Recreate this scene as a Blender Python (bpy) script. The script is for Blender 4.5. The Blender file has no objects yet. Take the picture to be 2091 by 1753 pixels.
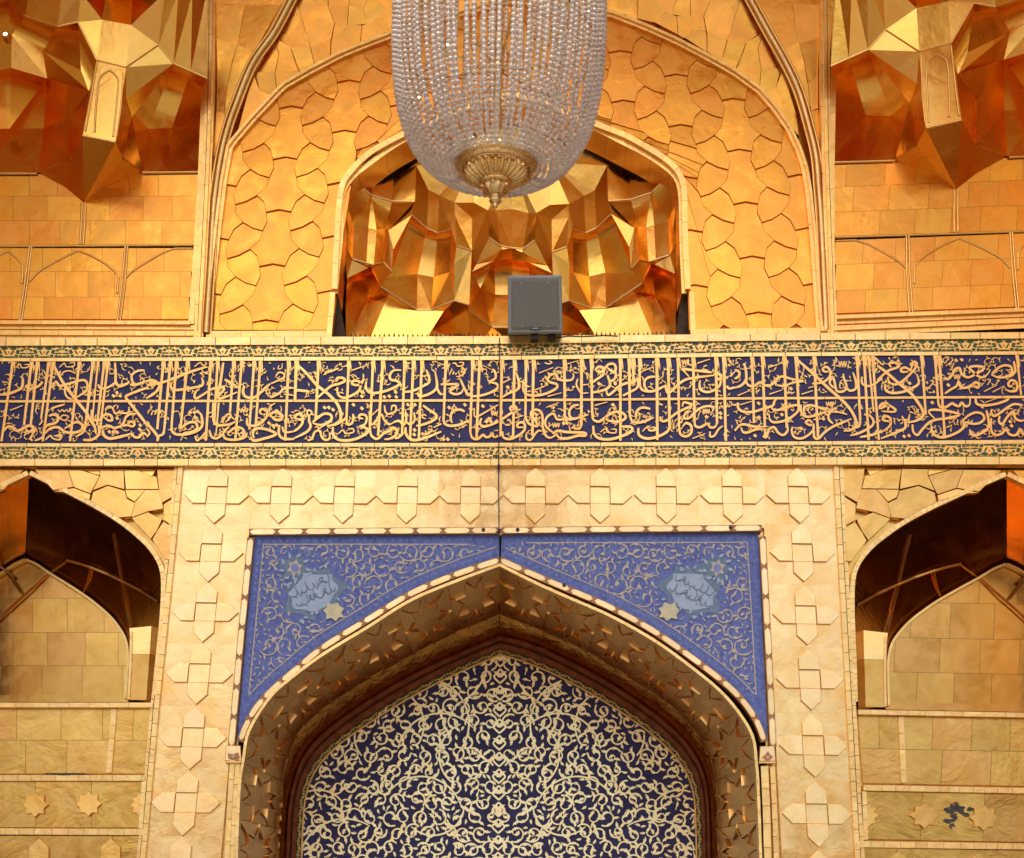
import bpy, bmesh, math, random
import numpy as np
from mathutils import Vector, Matrix

# ---------------------------------------------------------------- camera, sky, sun, exposure
random.seed(7)
SC = bpy.context.scene
COL = SC.collection
F_PX, PITCH, ROLL = 2900.0, math.radians(20.7), math.radians(1.0)
CAM = Vector((0.06, -11.3, 1.6))
fwd = Vector((0, math.cos(PITCH), math.sin(PITCH)))
r0 = Vector((1, 0, 0)); u0 = r0.cross(fwd)
RIGHT, UP = r0 * math.cos(ROLL) + u0 * math.sin(ROLL), u0 * math.cos(ROLL) - r0 * math.sin(ROLL)
cd = bpy.data.cameras.new('camera'); cam = bpy.data.objects.new('camera', cd); COL.objects.link(cam)
cd.sensor_width = 36.0; cd.sensor_fit = 'HORIZONTAL'; cd.lens = F_PX / 2091 * 36.0
cd.clip_start = 0.1; cd.clip_end = 2000
M = Matrix.Identity(4)
for i in range(3):
    M[i][0] = RIGHT[i]; M[i][1] = UP[i]; M[i][2] = -fwd[i]; M[i][3] = CAM[i]
cam.matrix_world = M
SC.camera = cam

SUN_EL, SUN_AZ = math.radians(62), math.radians(195)     # azimuth clockwise from +Y (into the wall): the sun stands behind the camera
world = bpy.data.worlds.new('World'); SC.world = world; world.use_nodes = True
wn = world.node_tree; wn.nodes.clear()
sky = wn.nodes.new('ShaderNodeTexSky'); sky.sky_type = 'NISHITA'; sky.sun_disc = False
sky.sun_elevation = SUN_EL; sky.sun_rotation = SUN_AZ; sky.air_density = 1.0; sky.dust_density = 6.0; sky.ozone_density = 0.5
bg = wn.nodes.new('ShaderNodeBackground'); bg.inputs[1].default_value = 0.15
wo = wn.nodes.new('ShaderNodeOutputWorld')
wn.links.new(sky.outputs[0], bg.inputs[0]); wn.links.new(bg.outputs[0], wo.inputs[0])
sd = bpy.data.lights.new('sun', 'SUN'); sun = bpy.data.objects.new('sun', sd); COL.objects.link(sun)
sd.energy = 3.0; sd.angle = math.radians(2.0); sd.color = (1.0, 0.93, 0.82)
sdir = Vector((math.sin(SUN_AZ) * math.cos(SUN_EL), math.cos(SUN_AZ) * math.cos(SUN_EL), math.sin(SUN_EL)))
sun.rotation_euler = sdir.to_track_quat('Z', 'Y').to_euler()
sun.location = (0, -30, 40)
SC.view_settings.view_transform = 'Standard'; SC.view_settings.look = 'None'
SC.view_settings.exposure = 0.74; SC.view_settings.gamma = 1.0
SC.view_settings.use_curve_mapping = False
SC.render.engine = 'CYCLES'
try:
    SC.cycles.use_denoising = True; SC.cycles.use_adaptive_sampling = True; SC.cycles.adaptive_threshold = 0.02
    SC.cycles.denoiser = 'OPENIMAGEDENOISE'
    SC.cycles.max_bounces = 7; SC.cycles.glossy_bounces = 6; SC.cycles.diffuse_bounces = 2
    SC.cycles.transmission_bounces = 4; SC.cycles.transparent_max_bounces = 8
    SC.cycles.caustics_reflective = True; SC.cycles.sample_clamp_indirect = 6.0
except Exception:
    pass

# ---------------------------------------------------------------- helpers
def W(x, y, Y=0.0):
    """the point of the plane y = Y of the place that the photograph shows at pixel x, y"""
    d = fwd + RIGHT * ((x - 1045.5) / F_PX) - UP * ((y - 876.5) / F_PX)
    t = (Y - CAM.y) / d.y
    return CAM + d * t

ORG = {}
def link(o, parent):
    COL.objects.link(o)
    if parent is not None:
        o.parent = parent
    return o
def props(o, label=None, cat=None, group=None, kind=None):
    if label: o['label'] = label
    if cat: o['category'] = cat
    if group: o['group'] = group
    if kind: o['kind'] = kind
    return o
def thing(name, loc, label, cat, group=None):
    o = bpy.data.objects.new(name, None); COL.objects.link(o)
    o.empty_display_size = 0.2
    o.location = loc; props(o, label, cat, group); ORG[o.name] = Vector(loc)
    return o
def base_of(parent):
    while parent is not None and parent.parent is not None:
        parent = parent.parent
    return ORG.get(parent.name, Vector((0, 0, 0))) if parent is not None else Vector((0, 0, 0))
def mesh(name, verts, faces, mat, parent=None, smooth=False, fmat=None):
    b = base_of(parent)
    me = bpy.data.meshes.new(name)
    me.from_pydata([(v[0] - b.x, v[1] - b.y, v[2] - b.z) for v in verts], [], faces)
    for m in (mat if isinstance(mat, (list, tuple)) else [mat]):
        me.materials.append(m)
    if fmat:
        me.polygons.foreach_set('material_index', fmat)
    if smooth:
        me.polygons.foreach_set('use_smooth', [True] * len(me.polygons))
    me.update()
    o = bpy.data.objects.new(name, me)
    return link(o, parent)
def area2(p):
    return sum(p[i][0] * p[(i + 1) % len(p)][1] - p[(i + 1) % len(p)][0] * p[i][1] for i in range(len(p)))
def ccw(p):                       # counter-clockwise as seen in the picture (y down)
    return list(p) if area2(p) < 0 else list(p)[::-1]
def shrink(p, g):
    n = len(p); out = []
    for i in range(n):
        a, b, c = p[i - 1], p[i], p[(i + 1) % n]
        d1 = (b[0] - a[0], b[1] - a[1]); d2 = (c[0] - b[0], c[1] - b[1])
        l1 = math.hypot(*d1) or 1e-6; l2 = math.hypot(*d2) or 1e-6
        n1 = (d1[1] / l1, -d1[0] / l1); n2 = (d2[1] / l2, -d2[0] / l2)
        m = (n1[0] + n2[0], n1[1] + n2[1]); k = m[0] * n1[0] + m[1] * n1[1]
        k = max(k, 0.5)
        out.append((b[0] + m[0] / k * g, b[1] + m[1] / k * g))
    return out
def plate(name, poly, yf, yb, mat, parent, gap=0.0, bevel=0.0, tilt=0.0, bd=0.004, dy=None):
    """a flat piece of sheet: outline in pixels on the plane yf, edges running straight back to yb; tilt leans its foot out"""
    p = ccw(poly)
    if gap: p = shrink(p, gap)
    ys = [q[1] for q in p]; y0, y1 = min(ys), max(ys)
    def dep(q): return yf - tilt * (q[1] - y0) / max(y1 - y0, 1e-6)
    n = len(p); V = []; F = []
    rings = []
    if bevel:
        q = shrink(p, bevel)
        rings.append([W(a, b, yf) + Vector((0, dep((a, b)) - yf, 0)) for a, b in q])
        rings.append([W(a, b, yf) + Vector((0, dep((a, b)) - yf + bd, 0)) for a, b in p])
    else:
        rings.append([W(a, b, yf) + Vector((0, dep((a, b)) - yf, 0)) for a, b in p])
    rings.append([Vector((v.x, yb, v.z)) for v in rings[-1]])
    for r in rings: V += r
    F.append(list(range(n)))
    for k in range(len(rings) - 1):
        for i in range(n):
            j = (i + 1) % n
            F.append([k * n + i, (k + 1) * n + i, (k + 1) * n + j, k * n + j])
    return mesh(name, V, F, mat, parent)
def boxw(name, x0, x1, y0, y1, z0, z1, mat, parent=None):
    V = [(x, y, z) for x in (x0, x1) for y in (y0, y1) for z in (z0, z1)]
    F = [[0, 1, 3, 2], [4, 6, 7, 5], [0, 4, 5, 1], [2, 3, 7, 6], [0, 2, 6, 4], [1, 5, 7, 3]]
    return mesh(name, V, F, mat, parent)
def catmull(pts, n=6, closed=False):
    P = [tuple(p) for p in pts]
    if len(P) < 3: return P
    out = []
    for i in range(len(P) - 1):
        p0 = P[i - 1] if i else P[0]; p1, p2 = P[i], P[i + 1]; p3 = P[i + 2] if i + 2 < len(P) else P[-1]
        for k in range(n):
            t = k / n
            out.append(tuple(0.5 * (2 * b + (c - a) * t + (2 * a - 5 * b + 4 * c - d) * t * t + (3 * b - a - 3 * c + d) * t ** 3)
                             for a, b, c, d in zip(p0, p1, p2, p3)))
    out.append(P[-1])
    return out
def resample(pts, step):
    out = [pts[0]]; acc = 0.0
    L = [0.0]
    for a, b in zip(pts, pts[1:]): L.append(L[-1] + math.dist(a, b))
    n = max(1, round(L[-1] / step)); k = 0
    for i in range(1, n + 1):
        s = L[-1] * i / n
        while k < len(L) - 2 and L[k + 1] < s: k += 1
        t = (s - L[k]) / max(L[k + 1] - L[k], 1e-9)
        out.append(tuple(a + (b - a) * t for a, b in zip(pts[k], pts[k + 1])))
    return out
def normals2(pts):
    N = []
    for i in range(len(pts)):
        a = pts[max(i - 1, 0)]; b = pts[min(i + 1, len(pts) - 1)]
        d = (b[0] - a[0], b[1] - a[1]); l = math.hypot(*d) or 1e-6
        N.append((-d[1] / l, d[0] / l))
    return N
def offset(pts, d):
    N = normals2(pts)
    return [(p[0] + n[0] * d, p[1] + n[1] * d) for p, n in zip(pts, N)]
def strip(name, path, w0, w1, yf, yb, mat, parent, seg=None, gap=0.5, bevel=0.0, jit=0.25, tilt=0.0):
    """a moulding along a path in pixels, from w0 to w1 to the side of it, cut into pieces about seg pixels long"""
    N = normals2(path)
    A = [(p[0] + n[0] * w0, p[1] + n[1] * w0) for p, n in zip(path, N)]
    B = [(p[0] + n[0] * w1, p[1] + n[1] * w1) for p, n in zip(path, N)]
    L = [0.0]
    for a, b in zip(path, path[1:]): L.append(L[-1] + math.dist(a, b))
    def at(C, s):
        k = 0
        while k < len(L) - 2 and L[k + 1] < s: k += 1
        t = (s - L[k]) / max(L[k + 1] - L[k], 1e-9)
        return (C[k][0] + (C[k + 1][0] - C[k][0]) * t, C[k][1] + (C[k + 1][1] - C[k][1]) * t)
    cuts = [0.0]
    if seg:
        while cuts[-1] + seg * 1.4 < L[-1]:
            cuts.append(cuts[-1] + seg * random.uniform(1 - jit, 1 + jit))
    cuts.append(L[-1])
    out = []
    for a, b in zip(cuts, cuts[1:]):
        ss = [a] + [l for l in L if a + 0.5 < l < b - 0.5] + [b]
        poly = [at(A, s) for s in ss] + [at(B, s) for s in reversed(ss)]
        out.append(plate(name, poly, yf + random.uniform(-.0015, .0015), yb, mat, parent, gap=gap if seg else 0, bevel=bevel, tilt=tilt))
    return out
def roll(name, path, r, Y, mat, parent, n=10, half=True):
    """a round moulding (radius in metres) along a pixel path on the plane Y"""
    P = [W(x, y, Y(y) if callable(Y) else Y) for x, y in path]
    V = []; F = []
    for i, p in enumerate(P):
        a = P[max(i - 1, 0)]; b = P[min(i + 1, len(P) - 1)]
        t = (b - a).normalized(); s = t.cross(Vector((0, 1, 0))).normalized(); f = Vector((0, -1, 0))
        for k in range(n):
            th = math.pi * k / (n - 1)
            V.append(p + s * (r * math.cos(th)) + f * (r * math.sin(th)))
    for i in range(len(P) - 1):
        for k in range(n - 1):
            F.append([i * n + k, i * n + k + 1, (i + 1) * n + k + 1, (i + 1) * n + k])
    return mesh(name, V, F, mat, parent, smooth=True)
def facets(name, verts, faces, mat, parent):
    """one mesh object for each facet: verts is a dict of key -> (px, py, depth)"""
    out = []
    for f in faces:
        V = [W(*verts[k]) for k in f]
        out.append(mesh(name, V, [list(range(len(V)))], mat, parent))
    return out
class Rib:
    """collects flat ribbons and blades drawn in pixels on one wall plane into a single mesh with a little thickness"""
    def __init__(s, Y, th=0.006):
        s.V = []; s.F = []; s.Y = Y; s.th = th; s.k = 0; s.occ = set()
    def mark(s, pts):
        for a, b in zip(pts, pts[1:]):
            for k in range(4): s.occ.add((int((a[0] + (b[0] - a[0]) * k / 4) / 4), int((a[1] + (b[1] - a[1]) * k / 4) / 4)))
    def free(s, p, r=2):
        i, j = int(p[0] / 4), int(p[1] / 4)
        return not any((i + u, j + v) in s.occ for u in range(-r, r + 1) for v in range(-r, r + 1) if u * u + v * v <= r * r + 1)
    def poly(s, pts):
        s.k += 1
        y = s.Y - s.th - 0.00004 * (s.k % 60)
        p = ccw(pts); n = len(p); b = len(s.V); s.mark(p + [(sum(q[0] for q in p) / n, sum(q[1] for q in p) / n)])
        fr = [W(q[0], q[1], s.Y) for q in p]
        s.V += [Vector((v.x, y, v.z)) for v in fr] + [Vector((v.x, s.Y + 0.001, v.z)) for v in fr]
        s.F.append([b + i for i in range(n)])
        for i in range(n):
            j = (i + 1) % n
            s.F.append([b + i, b + n + i, b + n + j, b + j])
    def line(s, pts, w, taper=(1, 1), smooth=True, n=5, w2=None):
        """w full width in px"""
        if smooth and len(pts) > 2: pts = catmull(pts, n)
        N = normals2(pts); m = len(pts); s.mark(pts)
        s.k += 1
        y = s.Y - s.th - 0.00004 * (s.k % 60)
        b = len(s.V); E = []
        for i, (p, q) in enumerate(zip(pts, N)):
            t = i / (m - 1)
            e = min(1, min(t * (m - 1) / 2.5, 99))
            k = (w + ((w if w2 is None else w2) - w) * t) / 2
            if t < .18: k *= taper[0] + (1 - taper[0]) * t / .18
            if t > .82: k *= taper[1] + (1 - taper[1]) * (1 - t) / .18
            for sg in (1, -1):
                v = W(p[0] + q[0] * k * sg, p[1] + q[1] * k * sg, s.Y)
                s.V.append(Vector((v.x, y, v.z))); s.V.append(Vector((v.x, s.Y + 0.001, v.z)))
        for i in range(m - 1):
            a = b + 4 * i; c = a + 4
            s.F += [[a, a + 2, c + 2, c], [a + 1, a, c, c + 1], [a + 2, a + 3, c + 3, c + 2]]
        s.F += [[b, b + 1, b + 3, b + 2], [b + 4 * (m - 1) + i for i in (0, 2, 3, 1)]]
    def build(s, name, mat, parent, kind='stuff'):
        o = mesh(name, s.V, s.F, mat, parent)
        if kind: o['kind'] = kind
        return o
def clip_half(p, a, b, keep=1):
    """keep the part of polygon p on one side of the line a-b"""
    def sd(q): return keep * ((b[0] - a[0]) * (q[1] - a[1]) - (b[1] - a[1]) * (q[0] - a[0]))
    out = []
    for i in range(len(p)):
        q, r = p[i], p[(i + 1) % len(p)]; s1, s2 = sd(q), sd(r)
        if s1 >= 0: out.append(q)
        if s1 * s2 < 0:
            t = s1 / (s1 - s2); out.append((q[0] + (r[0] - q[0]) * t, q[1] + (r[1] - q[1]) * t))
    return out
def clip_convex(p, c):
    k = 1 if area2(c) > 0 else -1
    for i in range(len(c)):
        p = clip_half(p, c[i], c[(i + 1) % len(c)], k)
        if len(p) < 3: return []
    return p
def subtract_convex(p, c):
    k = 1 if area2(c) > 0 else -1; out = []
    for i in range(len(c)):
        a, b = c[i], c[(i + 1) % len(c)]
        o = clip_half(p, a, b, -k)
        if len(o) >= 3 and abs(area2(o)) > 8: out.append(o)
        p = clip_half(p, a, b, k)
        if len(p) < 3: break
    return out
def inside(q, poly):
    x, y = q; r = False
    for i in range(len(poly)):
        (x1, y1), (x2, y2) = poly[i], poly[i - 1]
        if (y1 > y) != (y2 > y) and x < (x2 - x1) * (y - y1) / (y2 - y1) + x1: r = not r
    return r
def lerp(a, b, t): return tuple(u + (v - u) * t for u, v in zip(a, b))
def densify(p, n=4):
    return [lerp(p[i], p[(i + 1) % len(p)], k / n) for i in range(len(p)) for k in range(n)]

# ---------------------------------------------------------------- materials
def nodes(name):
    m = bpy.data.materials.new(name); m.use_nodes = True
    nt = m.node_tree; b = nt.nodes['Principled BSDF']
    return m, nt, b
def N(nt, t, **kw):
    n = nt.nodes.new(t)
    for k, v in kw.items(): setattr(n, k, v)
    return n
def noise(nt, scale, detail=4, rough=.55, dist=0.0, vec=None):
    n = N(nt, 'ShaderNodeTexNoise'); n.inputs['Scale'].default_value = scale; n.inputs['Detail'].default_value = detail
    n.inputs['Roughness'].default_value = rough; n.inputs['Distortion'].default_value = dist
    if vec is not None: nt.links.new(vec, n.inputs['Vector'])
    return n
def ramp(nt, fac, stops):
    r = N(nt, 'ShaderNodeValToRGB'); e = r.color_ramp.elements
    while len(e) < len(stops): e.new(0.5)
    for k, (p, c) in enumerate(stops): e[k].position = p; e[k].color = (*c, 1) if len(c) == 3 else c
    nt.links.new(fac, r.inputs[0]); return r
def mixc(nt, f, a, b, mode='MIX'):
    m = N(nt, 'ShaderNodeMix', data_type='RGBA', blend_type=mode)
    for s, v in ((0, f), (6, a), (7, b)):
        if isinstance(v, (int, float)): m.inputs[s].default_value = v
        elif isinstance(v, tuple): m.inputs[s].default_value = (*v, 1)
        else: nt.links.new(v, m.inputs[s])
    return m.outputs[2]
def math_(nt, op, a, b=0.0):
    m = N(nt, 'ShaderNodeMath', operation=op)
    for s, v in ((0, a), (1, b)):
        if isinstance(v, (int, float)): m.inputs[s].default_value = v
        else: nt.links.new(v, m.inputs[s])
    return m.outputs[0]
def gold(name, ca, cb, cc, rough=.28, dr=.12, bump=.12, scale=1.0, tilt=.35, var=1.0):
    m, nt, b = nodes(name)
    g = N(nt, 'ShaderNodeNewGeometry'); oi = N(nt, 'ShaderNodeObjectInfo')
    off = N(nt, 'ShaderNodeVectorMath', operation='SCALE'); cv = N(nt, 'ShaderNodeCombineXYZ')
    nt.links.new(oi.outputs['Random'], cv.inputs[0]); nt.links.new(oi.outputs['Random'], cv.inputs[2])
    nt.links.new(cv.outputs[0], off.inputs[0]); off.inputs['Scale'].default_value = 37.0 * var
    ad = N(nt, 'ShaderNodeVectorMath', operation='ADD'); nt.links.new(g.outputs['Position'], ad.inputs[0]); nt.links.new(off.outputs[0], ad.inputs[1])
    P = ad.outputs[0]
    n1 = noise(nt, 2.6 * scale, 5, .6, .6, P); n2 = noise(nt, 6 * scale, 2.5, .5, .5, P); n3 = noise(nt, 45 * scale, 3, .6, 0, P)
    c = mixc(nt, ramp(nt, n1.outputs['Fac'], [(.36, (0, 0, 0)), (.66, (1, 1, 1))]).outputs[0], ca, cb)
    c = mixc(nt, math_(nt, 'MULTIPLY', ramp(nt, n2.outputs['Fac'], [(.46, (0, 0, 0)), (.74, (1, 1, 1))]).outputs[0], .6), c, cc)
    rv = N(nt, 'ShaderNodeMapRange'); nt.links.new(oi.outputs['Random'], rv.inputs[0]); rv.inputs[3].default_value = 1 - .09 * var; rv.inputs[4].default_value = 1 + .04 * var
    hs = N(nt, 'ShaderNodeHueSaturation'); nt.links.new(c, hs.inputs['Color']); nt.links.new(rv.outputs[0], hs.inputs['Value'])
    h2 = N(nt, 'ShaderNodeMapRange'); nt.links.new(math_(nt, 'FRACT', math_(nt, 'MULTIPLY', oi.outputs['Random'], 17.3)), h2.inputs[0])
    h2.inputs[3].default_value = .5 - .008 * var; h2.inputs[4].default_value = .5 + .005 * var; nt.links.new(h2.outputs[0], hs.inputs['Hue'])
    nt.links.new(hs.outputs[0], b.inputs['Base Color'])
    b.inputs['Metallic'].default_value = 1.0
    ro = N(nt, 'ShaderNodeMapRange'); nt.links.new(n2.outputs['Fac'], ro.inputs[0]); ro.inputs[1].default_value = .3; ro.inputs[2].default_value = .7
    ro.inputs[3].default_value = rough - dr / 2; ro.inputs[4].default_value = rough + dr / 2
    nt.links.new(ro.outputs[0], b.inputs['Roughness'])
    hh = math_(nt, 'ADD', math_(nt, 'MULTIPLY', n1.outputs['Fac'], tilt), math_(nt, 'ADD', math_(nt, 'MULTIPLY', n2.outputs['Fac'], .055), math_(nt, 'MULTIPLY', n3.outputs['Fac'], .006)))
    bp = N(nt, 'ShaderNodeBump'); bp.inputs['Strength'].default_value = bump * 4; bp.inputs['Distance'].default_value = .06
    nt.links.new(hh, bp.inputs['Height']); nt.links.new(bp.outputs[0], b.inputs['Normal'])
    return m
def matte(name, ca, cb, rough=.5, scale=8, bump=.1, spec=.5, dist=.01):
    m, nt, b = nodes(name)
    g = N(nt, 'ShaderNodeNewGeometry')
    n1 = noise(nt, scale, 5, .6, .3, g.outputs['Position'])
    nt.links.new(mixc(nt, ramp(nt, n1.outputs['Fac'], [(.35, (0, 0, 0)), (.65, (1, 1, 1))]).outputs[0], ca, cb), b.inputs['Base Color'])
    b.inputs['Roughness'].default_value = rough; b.inputs['Specular IOR Level'].default_value = spec
    n2 = noise(nt, scale * 7, 3, .6, 0, g.outputs['Position'])
    bp = N(nt, 'ShaderNodeBump'); bp.inputs['Strength'].default_value = bump * 3; bp.inputs['Distance'].default_value = dist
    nt.links.new(n2.outputs['Fac'], bp.inputs['Height']); nt.links.new(bp.outputs[0], b.inputs['Normal'])
    return m
GA, GB, GC = (.90, .64, .29), (.83, .46, .145), (.92, .69, .36)
M_SURR = gold('pale_gold_sheet', GA, GB, GC, rough=.25, dr=.20, bump=.075, var=.12)
M_CROSS = gold('pale_gold_tile', (.90, .65, .305), (.86, .53, .19), (.92, .69, .36), rough=.30, dr=.18, bump=.05, var=.7)
M_GOLD = gold('gold_sheet', (.72, .435, .125), (.60, .31, .07), (.82, .52, .17), rough=.21, dr=.18, bump=.075)
M_HOOD = gold('dark_reflection_hood', (.46, .24, .065), (.36, .17, .042), (.55, .31, .10), rough=.20, dr=.10, bump=.03)  # dark floor reflection put into the hood's base colour
M_NIC = gold('dim_reflection_sheet', (.66, .38, .105), (.53, .28, .065), (.78, .48, .16), rough=.21, dr=.10, bump=.03, scale=1.0)  # darker base colour stands in for dim reflections inside the niche
M_SOF = gold('brown_gold_relief', (.93, .58, .20), (.86, .49, .14), (.95, .64, .26), rough=.30, dr=.08, bump=.01, scale=1)
M_TRIM = gold('gold_trim', (.92, .64, .255), (.86, .53, .17), (.95, .71, .34), rough=.36, dr=.12, bump=.06, scale=2.5)
M_GOLDU = gold('bounce_tinted_sheet', (.865, .385, .064), (.79, .32, .044), (.90, .46, .092), rough=.32, dr=.18, bump=.07)  # warm gold-on-gold bounce put into the base colour of the upper wall
M_TRIMU = gold('bounce_tinted_trim', (.94, .58, .18), (.90, .50, .13), (.95, .65, .25), rough=.36, dr=.12, bump=.06, scale=2.5)  # same bounce tint in the colour, milder on the trim
M_MUQU = gold('bounce_tinted_mirror', (.98, .54, .12), (.95, .47, .085), (.985, .61, .16), rough=.23, dr=.12, bump=.07, scale=.8)  # bounced gold light tinted into the facet colour as well
M_MUQ = gold('gold_mirror_sheet', (.95, .66, .25), (.93, .60, .19), (.96, .70, .30), rough=.17, dr=.12, bump=.09, scale=.8)
M_LET = gold('gold_lettering', (.91, .57, .195), (.87, .48, .13), (.95, .66, .28), rough=.42, dr=.1, bump=.04, scale=2)
M_TARN = gold('tarnished_gold', (.84, .52, .19), (.74, .42, .13), (.88, .60, .25), rough=.36, dr=.12, bump=.08, scale=2)
M_NAVY = matte('navy_glazed_tile', (.026, .022, .105), (.036, .030, .135), .42, 9, .05, spec=.3)
M_BLUE = matte('blue_glazed_mosaic', (.062, .10, .355), (.13, .185, .49), .4, 24, .2)
M_BLUE2 = matte('pale_blue_mosaic', (.13, .19, .50), (.20, .26, .55), .4, 25, .12)
M_BEIGE = matte('beige_mosaic', (.52, .46, .37), (.43, .38, .34), .45, 30, .08)
M_CART = matte('grey_blue_cartouche', (.36, .45, .60), (.28, .38, .54), .5, 20, .1)
M_TEAL = matte('teal_mosaic', (.10, .17, .27), (.14, .22, .33), .45, 22, .1)
M_STONE = matte('cream_stone', (.62, .56, .36), (.50, .46, .30), .5, 15, .08)
M_GREEN = matte('green_inlay', (.035, .085, .02), (.06, .11, .03), .4, 20, .05)
M_BROWN = matte('brown_joint', (.42, .20, .07), (.32, .14, .05), .5, 20, .1)
M_WOOD = matte('red_brown_wood', (.27, .085, .034), (.15, .042, .018), .6, 12, .25, spec=.15)
M_LOZ = gold('ivory_gold_lozenge', (.94, .72, .38), (.88, .62, .28), (.96, .77, .45), rough=.4, dr=.1, bump=.04, scale=2)
M_MIR = gold('polished_reveal', (.95, .62, .20), (.92, .55, .15), (.96, .66, .25), rough=.05, dr=.04, bump=.16, scale=3)
M_STAIN = matte('bare_dark_patch', (.020, .020, .035), (.05, .04, .035), .6, 30, .2)
M_GREY = matte('grey_speaker_cloth', (.27, .265, .235), (.24, .235, .21), .8, 60, .3)
M_GREY2 = matte('grey_speaker_case', (.33, .36, .345), (.29, .31, .30), .5, 30, .1)
M_BLACK = matte('black_metal', (.012, .011, .010), (.02, .018, .015), .5, 20, .1)
M_DARK = matte('dark_backing', (.05, .026, .010), (.03, .015, .006), .8, 6, .1)
M_PAVE = matte('courtyard_stone', (.13, .105, .085), (.085, .07, .06), .6, 1.5, .05)
M_LAT = gold('ivory_gold_inlay', (1, .87, .52), (.99, .78, .38), (1, .91, .60), rough=.40, dr=.1, bump=.04, scale=2)
M_TARP = matte('brown_gap_board', (.09, .045, .02), (.05, .025, .012), .7, 20, .2)
# ---------------------------------------------------------------- the setting: ground, recess walls and vault
def sheet_w(name, V, F, mat, kind='structure'):
    o = mesh(name, V, F, mat); o['kind'] = kind; return o
sheet_w('ground', [(-300, -400, 0), (300, -400, 0), (300, 60, 0), (-300, 60, 0)], [[0, 1, 2, 3]], M_PAVE)
boxw('wall', -9, 9, 2.7, 3.2, 0, 15, M_DARK)['kind'] = 'structure'
# the portal is a deep vaulted recess: side walls and a pointed vault, open to the court behind the camera
HX, VD, SP, AP = 6.2, 5.2, 9.6, 14.0
for s in (-1, 1):
    boxw('side_wall', s * HX, s * (HX + .4), -VD, 2.7, 0, SP, M_SURR)['kind'] = 'structure'
    boxw('wing_wall', s * HX, s * (HX + 16), -VD - .4, -VD, 0, 18, M_PAVE)['kind'] = 'structure'
prof = [(x, z + 2.3) for x, z in [(-HX, 7.3), (-5.9, 8.9), (-5.0, 10.1), (-3.6, 11.0), (-1.8, 11.45), (0, 11.7), (1.8, 11.45), (3.6, 11.0), (5.0, 10.1), (5.9, 8.9), (HX, 7.3)]]
V = []; F = []
for k, yy in enumerate((2.7, -1.6, -VD)):
    V += [(x, yy, z) for x, z in prof]
n = len(prof)
for k in range(2):
    for i in range(n - 1): F.append([k * n + i, k * n + i + 1, (k + 1) * n + i + 1, (k + 1) * n + i])
sheet_w('vault', V, F, M_SURR)
V = []; F = []
# unseen front arch, added just below the vault; its gold face warms reflections
fa = [(x * .98, 4.2 + (z - 4.2) * .985) for x, z in prof]
V += [(x, -VD - .01, z) for x, z in fa] + [(x, -VD - .01, 18) for x, z in fa] + [(x, -VD - .5, z) for x, z in fa] + [(x, -VD - .5, 18) for x, z in fa]
for i in range(n - 1): F += [[i, i + 1, n + i + 1, n + i], [i, i + 1, 2 * n + i + 1, 2 * n + i], [2 * n + i, 2 * n + i + 1, 3 * n + i + 1, 3 * n + i]]
sheet_w('added_front_arch', V, F, M_SURR)

# ---------------------------------------------------------------- central surround with raised crosses
T_SUR = thing('cross_panel_surround', W(1021, 1753), 'pale gold surround with raised cross tiles framing the blue spandrels', 'wall panel')
ROW = [443, 574, 703, 832, 961, 1093, 1225, 1360, 1495, 1630]
COLL = [(431, 1130), (420, 1251), (407, 1376), (394, 1507), (380, 1640), (366, 1775)]
COLR = [(1638, 1130), (1645, 1257), (1653, 1388), (1660, 1523), (1667.5, 1663), (1675, 1805)]
def lx(p, q, y): return p[0] + (q[0] - p[0]) * (y - p[1]) / (q[1] - p[1])
SL, SR = ((373, 955), (300, 1700)), ((1703, 950), (1745, 1700))
IL, IR = ((509, 1081), (470, 1530)), ((1560, 1076), (1585, 1535))
# backing sheets, one for each cross
xs = [0] * 0
top = [(lx(*SL, 952), 952)] + [((ROW[i] + ROW[i + 1]) / 2, 951) for i in range(9)] + [(lx(*SR, 950), 950)]
bot = [(lx(*IL, 1081) - 68, 1072)] + [((ROW[i] + ROW[i + 1]) / 2 - 1, 1080) for i in range(9)] + [(lx(*IR, 1078) + 70, 1072)]
bot[0] = (lx(*SL, 1071), 1071); bot[-1] = (lx(*SR, 1071), 1071)
for i in range(10):
    p = [top[i], top[i + 1], bot[i + 1], bot[i]]
    if i == 0: p = [top[0], top[1], (509, 1071), bot[0]]
    if i == 9: p = [top[9], top[10], bot[10], (1560, 1071)]
    if i == 1: p = [top[1], top[2], bot[2], (509, 1081)]
    if i == 8: p = [top[8], top[9], (1560, 1078), bot[8]]
    plate('gold_sheet', p, 0, .05, M_SURR, T_SUR, gap=.05)
for cc, S, I, sg in ((COLL, SL, IL, 1), (COLR, SR, IR, -1)):
    yy = [1071 if sg > 0 else 1071] + [(cc[i][1] + cc[i + 1][1]) / 2 for i in range(5)] + [1790]
    for a, b in zip(yy, yy[1:]):
        plate('gold_sheet', [(lx(*S, a), a), (lx(*I, a), a), (lx(*I, b), b), (lx(*S, b), b)], 0, .05, M_SURR, T_SUR, gap=.05)
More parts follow.
